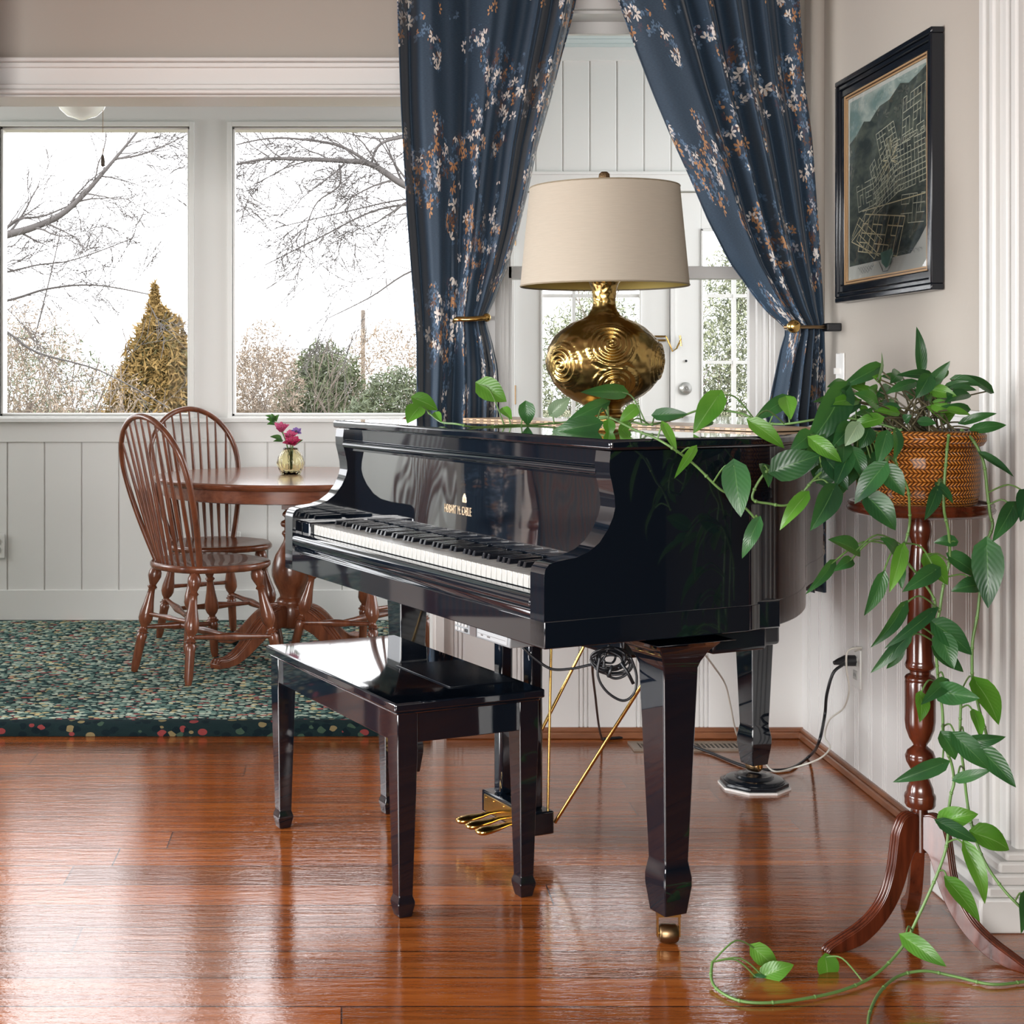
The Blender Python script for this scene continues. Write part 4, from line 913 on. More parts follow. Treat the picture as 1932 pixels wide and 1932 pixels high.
def petals(b, c, r, n, rnd, open_=.9, axis=Vector((0, -.5, .85))):
    q = axis.normalized().to_track_quat('Z', 'Y').to_matrix().to_4x4(); M = Matrix.Translation(c) @ q
    for i in range(n):
        f = i/n; a = i*2.4; R_ = r*(.25+.75*f); tilt = (.15+open_*f)
        rows = []
        for j in range(5):
            v_ = j/4; row = []
            for k in range(5):
                u_ = (k/4-.5); ww = R_*1.1*math.sin(PI*min(.92, .18+v_*.75))
                rad = R_*(.15+.75*v_*math.sin(tilt)+.1)-abs(u_)*R_*.25; h_ = R_*(1.0*v_*math.cos(tilt)+.1)-.1*R_*(v_**3)
                row.append(M @ (Matrix.Rotation(a+u_*ww/R_*1.4, 4, 'Z') @ Vector((rad, 0, h_))))
            rows.append(row)
        b.ribbon(rows)
M_pink = mat('pink_rose_petal', (.62, .10, .24), .55); M_mag = mat('magenta_petal', (.50, .03, .12), .55); M_vio = mat('violet_petal', (.25, .14, .42), .55)
rnd = random.Random(2)
def flower(label, mat_, top, r, n, cat='flower', open_=.9):
    t = thing('flower', label, cat, V+Vector((0, 0, .02)), group='flowers in the yellow vase'); top = Vector(top)-V-Vector((0, 0, .02))
    b = MB(); b.tube(smooth_path([Vector((top.x*.2, top.y*.2, 0)), Vector((top.x*.35, top.y*.35, top.z*.5)), top]), .0022, 6); b.obj('stem', M_stem, t, smooth=60)
    b = MB(); petals(b, top-Vector((0, 0, r*.4)), r, n, rnd, open_); b.obj('petals', mat_, t, smooth=180)
flower('pink rose highest in the yellow vase', M_pink, P(531, 806, 6.18), .050, 24, open_=.7)
flower('magenta bloom low in the yellow vase', M_mag, P(552, 830, 6.13), .048, 26, open_=1.1)
flower('violet bloom behind the roses in the yellow vase', M_vio, P(559, 812, 6.22), .036, 20, open_=1.1)
flower('second pink bloom between the rose and the violet one', M_pink, P(547, 819, 6.17), .042, 22)
# ------------------------------------------------------------------ leaf geometry
def leaf(b, uvs, base, tip, wd, nrm=None, curl=.12, fold=.25, NL=9, NW=6, heart=1):
    base = Vector(base); tip = Vector(tip); d = tip-base; ln = d.length
    if ln < 1e-5: return
    d.normalize(); n = Vector(nrm) if nrm is not None else Vector((0, -1, .35)); n = (n-d*n.dot(d))
    if n.length < 1e-4: n = d.orthogonal()
    n.normalize(); s_ = d.cross(n).normalized(); idx = len(b.v); rows = []
    for i in range(NL+1):
        v_ = i/NL; hw_ = wd/2*(math.sin(PI*min(1, v_)**.62)**.80)*(1-.18*v_) if 0 < v_ < 1 else 0
        row = []
        for k in range(NW+1):
            u_ = k/NW*2-1
            back = heart*.16*ln*max(0, (1-v_*3.2))*(abs(u_)**1.2) if v_ < .31 else 0
            h_ = curl*ln*math.sin(PI*v_*.9)+fold*hw_*abs(u_)-.10*ln*v_*v_*0
            row.append(base+d*(ln*v_-back)+s_*(hw_*u_*(1.0 if v_ > 0 else 0))+n*h_-n*curl*ln*v_*.3)
            uvs.append((u_, v_))
        rows.append(row)
    b.ribbon(rows)

t = thing('flower', 'sprig of dark green leaves in the yellow vase', 'greenery', V+Vector((0, 0, .02)), group='flowers in the yellow vase'); VO = V+Vector((0, 0, .02))
b = MB(); b.tube(smooth_path([Vector((0, 0, 0)), Vector((0, 0, .05)), P(535, 822, 6.19)-VO, P(518, 795, 6.2)-VO]), .002, 6); b.obj('stem', M_stem, t, smooth=60)
b = MB(); u_ = []
for q in [(518, 795, 512, 780, 12), (517, 796, 502, 790, 12), (519, 794, 527, 782, 11), (520, 799, 503, 801, 10), (532, 828, 509, 824, 12), (534, 831, 515, 833, 9), (556, 838, 572, 830, 11), (518, 790, 500, 784, 10)]: leaf(b, u_, P(q[0], q[1], 6.19)-VO, P(q[2], q[3], 6.17)-VO, q[4]*6.19/F, Vector((0, -1, .6)), heart=0)
b.obj('leaves', M_leaf, t, smooth=180, uvs=u_)
c4 = dup(c1, (-1.66, 5.52, RUG), math.radians(20), 'windsor chair seen only as a reflection in the board above the keys')
# armchair standing left of the frame, mirrored in the fallboard
M_stripe = mat('grey_striped_upholstery', rough=.85); sx_ = N(M_stripe, 'ShaderNodeTexWave', Scale=14.0, Distortion=2.0, bands_direction='Y'); L(M_stripe, coords(M_stripe), sx_.inputs['Vector'])
L(M_stripe, ramp(M_stripe, sx_.outputs['Fac'], [(.3, (.10, .13, .14)), (.6, (.32, .28, .22)), (.9, (.22, .10, .08))]), BS(M_stripe).inputs['Base Color'])
t = thing('armchair', 'brown wooden armchair with grey striped upholstery mirrored in the piano', 'armchair', (-1.43, 4.31, 0), math.radians(-33))
b = MB(); b.box(-.25, .25, -.23, .23, .38, .47); b.obj('seat', M_stripe, t, bevel=.03)
b = MB(); b.box(-.27, -.20, -.205, .205, .45, 1.0); b.obj('backrest', M_stripe, t, bevel=.02)
for y in (-.235, .235):
    b = MB(); b.box(-.29, -.22, y-.03, y+.03, 0, 1.02); b.obj('rear_post', M_chair, t, bevel=.01)
    b = MB(); b.box(.20, .25, y-.025, y+.025, 0, .66); b.obj('front_post', M_chair, t, bevel=.01)
    b = MB(); b.box(-.24, .27, y-.03, y+.03, .66, .69); b.obj('armrest', M_chair, t, bevel=.01)
# ------------------------------------------------------------------ plant stand
SX, SY = 1.218, 3.14
t = thing('plant_stand', 'tall mahogany pedestal plant stand with three curved legs', 'plant stand', (SX, SY, 0))
def zc(zy): return EYE-((1150+.3261*zy)-CY)*SY/F
k_ = .0003656
b = MB(); b.lathe([(.10, .902), (.135, .904), (.146, .910), (.1485, .916), (.144, .921), (.146, .926), (.143, .930), (.134, .930), (.132, .924), (.001, .924)], 72); b.obj('top', M_mahog, t, smooth=40)
b = MB()
b.lathe([(.05, .903), (.046, .897), (.030, .892), (.020, .888), (.022, .880), (.0235, .868), (.022, .855), (.017, .842), (.0165, .838), (.018, .834), (.0185, .83), (.0265*.85, .80),
  (.0245, .70), (.0262, zc(80)), (.0274, zc(290)), (.0285, zc(300)), (.0311, zc(322)), (.0285, zc(340)), (.0215, zc(355)), (.021, zc(370)), (.0285, zc(382)), (.0311, zc(392)), (.0311, zc(405)), (.030, zc(410)), (.0311, zc(420)), (.0311, zc(640)), (.029, zc(690)), (.022, zc(745)), (.015, zc(775)), (.0135, zc(785)), (.017, zc(795)), (.026, zc(815)), (.0305, zc(845)), (.028, zc(880)), (.021, zc(915)), (.0145, zc(945)), (.0145, zc(965)), (.019, zc(980)), (.0265, zc(1030)), (.0275, zc(1055)), (.031, zc(1068)), (.0318, zc(1085)), (.031, zc(1100)), (.031, zc(1125)), (.028, zc(1140)), (.0155, zc(1142)), (.0155, zc(1395)), (.001, zc(1397))], 48)
b.obj('column', M_mahog, t, smooth=45)
out = [(.012, .268), (.030, .272), (.048, .262), (.060, .235), (.066, .20), (.071, .165), (.080, .130), (.097, .095), (.122, .066), (.155, .043), (.190, .026), (.222, .010), (.228, 0)]
inn = [(.190, 0), (.150, .010), (.118, .030), (.090, .056), (.066, .088), (.048, .124), (.036, .160), (.024, .19), (.012, .20)]
pl_ = [(p.x, p.y) for p in smooth_path([(x, z, 0) for x, z in out], 3)]+[(p.x, p.y) for p in smooth_path([(x, z, 0) for x, z in inn], 3)]
for ang in (195, 76, 313):
    Mr = Matrix.Rotation(math.radians(ang), 4, 'Z') @ Matrix(((1, 0, 0, 0), (0, 0, 1, 0), (0, 1, 0, 0), (0, 0, 0, 1)))
    b = MB(); b.prism(pl_, -.0135, .0135, Mr)
    for off in (-.009, 0, .009): b.tube([Mr @ Vector((p.x, p.y+.0005, off)) for p in smooth_path([(x, z, 0) for x, z in out], 3)], .0034, 8)
    b.obj('leg', M_mahog, t, bevel=.002)
# ------------------------------------------------------------------ basket
M_wick = mat('orange_woven_wicker', (.30, .11, .02), .3, coat=.15)
uvc = coords(M_wick, (1, 1, 1), 'UV'); s_ = N(M_wick, 'ShaderNodeSeparateXYZ'); L(M_wick, uvc, s_.inputs[0])
rowi = math_(M_wick, 'FLOOR', math_(M_wick, 'MULTIPLY', s_.outputs[1], 17)); par = math_(M_wick, 'MULTIPLY', math_(M_wick, 'SUBTRACT', math_(M_wick, 'MODULO', rowi, 2), .5), 2)
fr_ = math_(M_wick, 'FRACT', math_(M_wick, 'MULTIPLY', s_.outputs[1], 17))
dg = math_(M_wick, 'FRACT', math_(M_wick, 'ADD', math_(M_wick, 'MULTIPLY', s_.outputs[0], 92), math_(M_wick, 'MULTIPLY', math_(M_wick, 'MULTIPLY', fr_, par), .9)))
hgt = math_(M_wick, 'MULTIPLY', math_(M_wick, 'SINE', math_(M_wick, 'MULTIPLY', dg, PI)), math_(M_wick, 'POWER', math_(M_wick, 'SINE', math_(M_wick, 'MULTIPLY', fr_, PI)), .5))
nw = N(M_wick, 'ShaderNodeTexNoise', Scale=30.0); L(M_wick, coords(M_wick), nw.inputs['Vector'])
cw = ramp(M_wick, math_(M_wick, 'MULTIPLY', hgt, math_(M_wick, 'ADD', nw.outputs['Fac'], .5)), [(.1, (.05, .013, .003)), (.45, (.30, .09, .012)), (.85, (.52, .20, .035))]); L(M_wick, cw, BS(M_wick).inputs['Base Color'])
bp = N(M_wick, 'ShaderNodeBump', Strength=.9, Distance=.004); L(M_wick, hgt, bp.inputs['Height']); L(M_wick, bp.outputs[0], BS(M_wick).inputs['Normal'])
BX, BY = 1.212, 3.14; BZ = .924
def lathe_uv(prof, seg):
    b = MB(); b.lathe(prof, seg); uv = []; 
    # duplicate seam column so the weave does not wrap
    vs = []; uv = []
    for i, (r, h_) in enumerate(prof):
        for k in range(seg+1): a = 2*PI*k/seg; vs.append(Vector((r*math.cos(a), r*math.sin(a), h_))); uv.append((k/seg, i/(len(prof)-1)))
    b = MB(); b.add(vs, [(i*(seg+1)+k, i*(seg+1)+k+1, (i+1)*(seg+1)+k+1, (i+1)*(seg+1)+k) for i in range(len(prof)-1) for k in range(seg)]); return b, uv
t = thing('plant_basket', 'round orange wicker basket standing on the plant stand', 'basket', (BX, BY, BZ))
b, uv = lathe_uv([(.108, .0005), (.116, .008), (.1195, .025), (.121, .05), (.1215, .075), (.121, .10), (.1195, .125)], 96); b.obj('body', M_wick, t, smooth=180, uvs=uv, solid=.004)
b, uv = lathe_uv([(.119, .124), (.128, .128), (.134, .137), (.134, .148), (.128, .156), (.121, .157)], 96)
uv = [(u*.9, v*.36) for u, v in uv]; b.obj('rim', M_wick, t, smooth=180, uvs=uv, solid=.003)
b = MB(); b.lathe([(.001, .003), (.10, .003), (.112, .10), (.114, .158), (.110, .158), (.108, .140), (.001, .14)], 48); b.obj('liner', mat('black_plastic_pot', (.01, .013, .018), .25), t, smooth=40)
# ------------------------------------------------------------------ pothos
TOPZ = BZ+.142
plant = thing('pothos_plant', 'trailing green pothos spilling from the wicker basket over the piano', 'plant', (BX, BY, TOPZ))
O_ = Vector((BX, BY, TOPZ))
b = MB(); b.lathe([(.001, .004), (.06, .006), (.104, .0)], 32); b.obj('soil', mat('dark_potting_soil', (.03, .02, .014), .95, bump=(80, 1)), plant, smooth=60)
rnd = random.Random(11)
def lidpt(px, py, lift=.012): 
    z = 1.067+lift; Y = (EYE-z)*F/(py-CY); return Vector(((px-CX)*Y/F, Y, z))
def on(px, py, Y): return P(px, py, Y)
VINES = {
 'A': [on(1700, 812, 3.10), on(1640, 795, 3.12), on(1570, 788, 3.15), on(1480, 800, 3.2), on(1430, 795, 3.3), on(1395, 779, 3.4), on(1325, 773, 3.5), on(1275, 790, 3.6), lidpt(1225, 801), on(1190, 795, 3.75), on(1147, 788, 3.7)],
 'B': [on(1147, 788, 3.7), on(1110, 792, 3.75), on(1060, 797, 3.8), on(1000, 802, 3.78), on(958, 802, 3.75), on(900, 806, 3.65), lidpt(862, 800, .01), on(832, 796, 3.85), on(808, 778, 3.95)],
 'C': [on(1120, 790, 3.55), on(1147, 787, 3.45), on(1200, 812, 3.2), on(1247, 832, 2.98), on(1305, 872, 2.98), on(1356, 921, 2.98), on(1382, 935, 2.98), on(1410, 962, 2.98), on(1430, 984, 2.98)],
 'D': [on(1690, 815, 3.05), on(1600, 828, 3.03), on(1570, 870, 3.0), on(1535, 905, 2.98), on(1513, 930, 2.98), on(1485, 953, 2.98), on(1450, 950, 2.98), on(1421, 943, 2.98), on(1425, 920, 2.98), on(1446, 890, 2.98), on(1470, 882, 2.98)],
 'E': [on(1815, 812, 3.06), on(1835, 830, 3.01), on(1855, 870, 3.0), on(1863, 930, 3.0), on(1868, 970, 3.0), on(1873, 990, 3.0), on(1866, 1012, 3.0), on(1855, 1030, 3.0), on(1849, 1060, 3.0), on(1849, 1110, 3.0), on(1844, 1160, 3.0), on(1835, 1210, 3.0), on(1834, 1260, 3.0), on(1836, 1285, 3.0), on(1848, 1340, 3.0), on(1862, 1390, 3.0), on(1866, 1430, 3.0)],
 'F': [on(1790, 822, 3.0), on(1787, 845, 2.985), on(1785, 870, 2.985), on(1782, 905, 2.98), on(1781, 960, 2.98), on(1789, 1000, 2.99), on(1792, 1040, 3.0), on(1789, 1070, 3.0), on(1779, 1110, 3.0), on(1773, 1150, 3.0), on(1764, 1200, 3.0), on(1767, 1245, 3.0), on(1771, 1290, 3.0), on(1778, 1340, 3.0), on(1781, 1400, 3.0), on(1795, 1440, 3.0), on(1800, 1475, 3.0), on(1794, 1500, 3.0), on(1789, 1540, 3.0), on(1787, 1590, 2.98), on(1770, 1645, 2.98), on(1732, 1730, 2.98), on(1700, 1790, 2.98), FL(1650, 1840, .012), FL(1590, 1868, .006), FL(1520, 1884, .006), FL(1450, 1892, .006), FL(1395, 1888, .006), FL(1355, 1868, .006), FL(1342, 1845, .012), FL(1344, 1815, .03)],
 'G': [on(1815, 1300, 3.02), on(1812, 1350, 3.02), on(1812, 1400, 3.02), on(1818, 1450, 3.02), on(1826, 1520, 3.02), on(1840, 1580, 3.0), on(1860, 1630, 2.98), on(1895, 1680, 2.95), on(1935, 1722, 2.93), on(1975, 1770, 2.91), FL(1990, 1845, .01), FL(1935, 1852, .006), FL(1870, 1857, .006), FL(1800, 1842, .006), FL(1745, 1832, .012), FL(1695, 1842, .006), FL(1660, 1872, .006), FL(1640, 1915, .006), FL(1638, 1960, .006)],
 'H': [on(1700, 830, 2.99), on(1690, 870, 2.97), on(1712, 920, 2.97), on(1716, 960, 2.98), on(1716, 990, 3.0), on(1708, 1025, 3.0), on(1700, 1045, 3.02), on(1740, 1095, 3.03), on(1764, 1135, 3.03), on(1762, 1170, 3.03), on(1767, 1200, 3.03)],
}
LV = {k: [] for k in list(VINES)+['crown']}
def add(v, bx, by, tx, ty, w_, Y, dk=0, n=None, Yt=None): LV[v].append((bx, by, tx, ty, w_, Y, dk, n, Yt))
for a in [(782, 752, 826, 774, 34, 3.95, 1), (790, 770, 768, 799, 38, 3.92, 1), (822, 780, 833, 797, 16, 3.86, 1), (905, 726, 956, 758, 46, 3.8, 1), (950, 772, 966, 792, 20, 3.78, 1), (992, 762, 996, 803, 32, 3.75, 0), (1041, 780, 1076, 750, 30, 3.8, 2), (1140, 762, 1064, 800, 28, 3.7, 0), (1125, 800, 1036, 818, 38, 3.4, 0), (1148, 795, 1150, 825, 24, 3.35, 1)]: add('B', *a)
for a in [(1174, 740, 1095, 740, 30, 3.55, 0), (1201, 769, 1168, 798, 26, 3.6, 1), (1238, 783, 1298, 781, 26, 3.5, 0), (1355, 747, 1308, 818, 46, 3.3, 1), (1483, 753, 1420, 795, 30, 3.25, 0), (1418, 797, 1480, 846, 34, 3.12, 1), (1484, 753, 1492, 792, 34, 3.2, 1), (1590, 736, 1514, 850, 62, 3.05, 0), (1335, 790, 1322, 808, 26, 3.4, 0), (1615, 760, 1545, 800, 30, 3.08, 0), (1185, 800, 1165, 825, 20, 3.5, 1)]: add('A', *a)
for a in [(1252, 802, 1277, 856, 20, 3.0, 1), (1309, 848, 1272, 903, 18, 2.95, 1), (1386, 880, 1398, 976, 54, 2.93, 0), (1430, 984, 1400, 1054, 28, 2.94, 0)]: add('C', *a)
for a in [(1463, 888, 1548, 858, 58, 2.95, 0), (1519, 936, 1471, 1001, 30, 2.93, 1), (1572, 924, 1528, 1002, 46, 2.93, 0), (1532, 830, 1588, 872, 32, 2.95, 1), (1618, 802, 1594, 842, 34, 2.93, 2), (1560, 868, 1600, 925, 40, 2.98, 0), (1528, 820, 1490, 850, 36, 2.99, 0), (1545, 905, 1590, 880, 34, 2.99, 0), (1600, 860, 1575, 920, 34, 2.97, 0), (1550, 830, 1500, 905, 36, 3.0, 0), (1440, 880, 1450, 920, 26, 3.0, 0), (1610, 850, 1630, 905, 32, 2.97, 0)]: add('D', *a)
for a in [(1666, 881, 1612, 951, 44, 2.9, 0), (1668, 884, 1706, 936, 44, 2.91, 0), (1638, 938, 1690, 1001, 50, 2.9, 0), (1615, 1039, 1562, 1018, 38, 2.95, 0), (1569, 1064, 1519, 1122, 22, 2.95, 0), (1604, 1058, 1572, 1078, 24, 2.95, 0), (1690, 1042, 1660, 1014, 30, 3.0, 0), (1702, 1036, 1678, 1118, 30, 2.97, 1), (1665, 1087, 1630, 1162, 30, 2.96, 0), (1765, 1076, 1702, 1117, 34, 2.92, 0), (1695, 1060, 1702, 1112, 22, 2.98, 0), (1672, 820, 1655, 878, 34, 2.93, 0), (1690, 815, 1685, 870, 24, 2.93, 0)]: add('H', *a)
for a in [(1768, 925, 1744, 982, 26, 2.91, 0), (1768, 915, 1798, 950, 24, 2.93, 0), (1748, 1052, 1788, 1104, 50, 2.99, 1), (1802, 1022, 1761, 1024, 24, 3.0, 0), (1793, 1050, 1846, 1092, 38, 3.0, 0), (1846, 1104, 1794, 1116, 34, 2.99, 0), (1703, 1144, 1642, 1222, 28, 2.95, 0), (1757, 1156, 1668, 1224, 24, 2.94, 0), (1711, 1203, 1642, 1270, 26, 2.95, 0), (1765, 1178, 1834, 1236, 50, 2.99, 0), (1775, 1200, 1800, 1262, 44, 2.98, 0), (1765, 1225, 1818, 1268, 34, 3.0, 0), (1783, 1288, 1737, 1330, 30, 2.94, 0), (1772, 1305, 1849, 1318, 44, 2.93, 0), (1736, 1311, 1735, 1363, 32, 2.94, 1), (1778, 1386, 1802, 1434, 40, 2.95, 0), (1804, 1390, 1866, 1452, 42, 2.93, 0), (1778, 1441, 1684, 1476, 32, 2.93, 0), (1774, 1552, 1846, 1590, 28, 2.93, 0), (1822, 1598, 1858, 1706, 34, 2.93, 1), (1790, 1664, 1849, 1740, 40, 2.92, 1), (1708, 1770, 1786, 1824, 36, 2.92, 1), (1700, 1220, 1672, 1262, 22, 2.95, 0)]: add('F', *a)
for a in [(1776, 1550, 1846, 1536, 42, 2.96, 1), (1838, 1572, 1904, 1604, 50, 2.94, 1), (1932, 1690, 1926, 1762, 26, 2.9, 0), (1806, 1470, 1872, 1452, 22, 2.96, 0), (1820, 1400, 1898, 1390, 26, 2.93, 0), (1850, 1414, 1917, 1486, 42, 2.95, 0), (1842, 1288, 1884, 1368, 56, 2.94, 1), (1838, 1345, 1850, 1395, 24, 2.97, 1)]: add('G', *a)
for a in [(1862, 1030, 1864, 1148, 58, 2.93, 0), (1911, 956, 1872, 1023, 34, 2.95, 0), (1853, 858, 1913, 900, 20, 2.98, 0), (1936, 930, 1925, 985, 40, 2.95, 0)]: add('E', *a)
for a in [(1422, 1788, 1470, 1832, 38, 3.02, 1), (1440, 1842, 1498, 1820, 38, 2.95, 1), (1557, 1806, 1558, 1858, 48, 2.98, 1), (1425, 1842, 1455, 1855, 18, 2.95, 0)]: add('F', *a)
for a in [(1738, 696, 1729, 616, 22, 3.1, 0), (1656, 694, 1583, 733, 30, 3.1, 0), (1655, 714, 1663, 664, 9, 3.05, 2), (1694, 704, 1679, 724, 26, 3.1, 0), (1752, 708, 1690, 708, 20, 3.1, 0), (1755, 724, 1793, 681, 24, 3.05, 0), (1867, 737, 1812, 707, 24, 3.2, 0), (1787, 729, 1830, 720, 14, 3.1, 0), (1822, 744, 1782, 760, 28, 3.05, 0), (1726, 722, 1671, 743, 24, 3.0, 0), (1752, 712, 1727, 752, 34, 3.0, 0), (1652, 762, 1610, 742, 34, 3.0, 0), (1614, 756, 1558, 764, 26, 3.05, 1), (1824, 772, 1774, 767, 18, 3.05, 0), (1817, 797, 1881, 780, 18, 3.1, 0), (1837, 810, 1899, 802, 22, 3.05, 0), (1660, 790, 1602, 810, 28, 3.0, 1), (1650, 745, 1600, 728, 22, 3.15, 1), (1780, 712, 1776, 690, 20, 3.2, 0), (1775, 735, 1745, 770, 26, 3.15, 0), (1765, 740, 1770, 775, 22, 3.2, 1)]: add('crown', *a)
for k in range(48):
    x = rnd.uniform(1575, 1800); y = rnd.uniform(715, 800); a = rnd.uniform(-.9, 3.6) if x > 1700 else rnd.uniform(1.9, 4.0); ln_ = rnd.uniform(30, 52)
    add('crown', x, y, x+ln_*math.cos(a), y-ln_*.55*math.sin(a)+10, rnd.uniform(16, 28), rnd.uniform(3.0, 3.26), rnd.choice([0, 0, 0, 1]))
for k in range(26):
    x = rnd.uniform(1535, 1665); y = rnd.uniform(800, 905); add('D', x, y, x-rnd.uniform(-10, 40), y+rnd.uniform(28, 52), rnd.uniform(24, 38), rnd.uniform(2.98, 3.1), 0)
def nearest(path, p):
    return min(path, key=lambda q: (q-p).length+max(0, p.z-q.z-.12)*.3)
MATS = [M_leaf, M_leaf2, M_leafpale]
for vn, lst in LV.items():
    if vn != 'crown':
        path = smooth_path(VINES[vn], 8)
        jp = [p-O_ for p in path]; sb = MB(); sb.tube(jp, .0030 if vn in 'FGE' else .0026, 8)
        for q in jp[::9]: sb.ball(q, .0040, 8)
    else: holder = plant; path = None; sb = MB()
    lb = [MB(), MB(), MB()]; lu = [[], [], []]; pb = MB()
    for bx, by, tx, ty, w_, Y, dk, n_, Yt in lst:
        bw = P(bx, by, Y); tw = P(tx, ty, Yt or Y-rnd.uniform(-.01, .05)); wd = w_*Y/F*1.06
        if abs(by-1820) < 60 and bx < 1600: # floor leaves tilt towards the light
            tw = P(tx, ty, Y)
        nv = n_ or Vector((rnd.uniform(-.35, .35), -1, rnd.uniform(.1, .7)))
        leaf(lb[dk], lu[dk], bw-O_, tw-O_, wd, nv, curl=rnd.uniform(.05, .16), fold=rnd.uniform(.1, .4))
        if path: q = nearest(path, bw)
        else: q = O_+Vector((rnd.uniform(-.07, .07), rnd.uniform(-.07, .05), .003))
        dq = (bw-q).length
        if dq > .008:
            mid = q.lerp(bw, .55)+Vector((0, 0, min(.03, dq*.22)*(1 if path else .5)))
            (sb if path else pb).tube([p-O_ for p in smooth_path([q, mid, bw], 5)], [.0018]*11, 6)
    if path: holder = sb.obj('vine', M_stem, plant, smooth=60)
    if pb.v: pb.obj('leaf_stalks', M_stem if path else M_stem_brown, holder, smooth=60)
    for i in range(3):
        if lb[i].v: lb[i].obj('leaves', MATS[i], holder, smooth=180, uvs=lu[i])
# ------------------------------------------------------------------ garden beyond the windows
M_bark = mat('pale_grey_bark', (0.092, 0.084, 0.082), .9, bump=(20, .5)); M_twig = mat('pale_brown_twigs', (0.146, 0.119, 0.101), .95)
M_cedar = mat('golden_cedar_foliage', (.21, .135, .042), .9); M_cedar2 = mat('olive_cedar_foliage', (.12, .105, .04), .9)
M_shrub = mat('soft_green_foliage', (0.092, 0.114, 0.054), .9); M_shrub2 = mat('grey_green_foliage', (0.119, 0.141, 0.092), .9); M_hedge = mat('bright_hedge_foliage', (.24, .26, .17), .9); M_tan = mat('tan_winter_foliage', (.27, .215, .165), .9)
def cloud(b, rnd, n, fn, size, spread=1):
    n = int(n*2.0); size = size*.6
    for i in range(n):
        p = fn(rnd)
        if p is None: continue
        s_ = size*rnd.uniform(.5, 1.4); d = Vector((rnd.gauss(0, 1), rnd.gauss(0, 1), rnd.gauss(0, 1)+.3)).normalized(); e = d.orthogonal().normalized(); e = (Matrix.Rotation(rnd.uniform(0, 6), 3, d) @ e)
        b.add([p-e*s_*.15, p+d*s_, p+e*s_*.15, p-d*s_*.7], [(0, 1, 2), (0, 2, 3)])
def ellipsoid_fn(c, r, cone=0):
    def fn(rnd):
        while True:
            q = Vector((rnd.uniform(-1, 1), rnd.uniform(-1, 1), rnd.uniform(-1, 1)))
            if q.length <= 1: break
        q = q*(q.length**-.25 if q.length > .05 else 1)
        k = 1-cone*(q.z*.5+.5)
        lump = 1+.55*noise.noise(q*3+Vector(c))
        return Vector(c)+Vector((q.x*r[0]*k*lump, q.y*r[1]*k*lump, q.z*r[2]))
    return fn
def twigs(b, rnd, n, c, r, h, rad=.006):
    for i in range(n):
        x = rnd.uniform(-1, 1)*r; p = Vector(c)+Vector((x*.5, rnd.uniform(-.5, .5)*r, 0)); d = Vector((x*.5/r+rnd.uniform(-.3, .3), rnd.uniform(-.3, .3), 1)).normalized(); pts = [p.copy()]; L_ = h*rnd.uniform(.6, 1.1)
        for k in range(7): d = (d+Vector((rnd.uniform(-.25, .25), rnd.uniform(-.2, .2), rnd.uniform(-.05, .12)))).normalized(); p = p+d*L_/7; pts.append(p.copy())
        b.tube(pts, [rad*(1-.12*k) for k in range(8)], 4)
        for k in range(2, 7):
            for q in range(2):
                dd = (d+Vector((rnd.uniform(-1, 1), rnd.uniform(-.7, .7), rnd.uniform(-.1, .6)))).normalized(); e = pts[k]+dd*L_*.16; b.tube([pts[k], pts[k].lerp(e, .5)+Vector((0, 0, .02)), e], [rad*.5, rad*.35, rad*.2], 3)
def bush(name, label, cat, c, r, n, m, seed, size=.09, cone=0, tw=10, m2=None, group='trees and shrubs beyond the windows'):
    rnd = random.Random(seed); base = Vector((c[0], c[1], -1.0)); t = thing(name, label, cat, base, group=group)
    b = MB(); twigs(b, rnd, tw, (0, 0, 0), r[0]*.8, (c[2]+r[2]*.9+1.0), .012); b.tube([(0, 0, 0), (0, 0, (c[2]+1.0))], [.08, .04], 6); b.obj('branches', M_twig, t)
    cc_ = Vector(c)-base; b = MB(); cloud(b, rnd, n, ellipsoid_fn(cc_, r, cone), size); b.obj('foliage', m, t)
    if m2: b = MB(); cloud(b, rnd, n//2, ellipsoid_fn(cc_, (r[0]*.9, r[1]*.9, r[2]*.95), cone), size); b.obj('foliage', m2, t)
    return t
def PW(px, py, Y): p = P(px, py, Y); return (p.x, p.y, p.z)
def bushpx(name, label, cat, x0, x1, y0, y1, Y, n, m, seed, **k):
    p = P((x0+x1)/2, (y0+y1)/2, Y); return bush(name, label, cat, (p.x, p.y, p.z), ((x1-x0)/2*Y/F, (x1-x0)/2*Y/F*.7, (y1-y0)/2*Y/F), n, m, seed, **k)
bushpx('cedar_tree', 'golden brown cedar tree outside the left pane', 'tree', 175, 420, 575, 1000, 15, 9000, M_cedar, 1, cone=.45, m2=M_cedar2, size=.11)
bushpx('cedar_tree', 'narrow pointed top of the golden cedar beside the window post', 'tree', 262, 322, 530, 720, 15.3, 1300, M_cedar, 2, cone=.7, size=.10, tw=3)
bushpx('bare_shrub', 'bare tangled shrub at the lower left outside the left pane', 'shrub', -60, 170, 560, 960, 17, 5200, M_tan, 3, tw=46, size=.06)
bushpx('bare_shrub', 'pale twiggy shrub in front of the golden cedar', 'shrub', 60, 330, 690, 960, 12, 1300, M_tan, 4, tw=26, size=.05)
bushpx('green_shrub', 'soft green shrub low in the middle of the right pane', 'shrub', 520, 700, 640, 960, 17, 5200, M_shrub, 5, m2=M_shrub2, size=.09)
bushpx('green_shrub', 'grey green shrub low at the right of the right pane', 'shrub', 640, 860, 690, 980, 15, 4200, M_shrub2, 6, m2=M_shrub, size=.08)
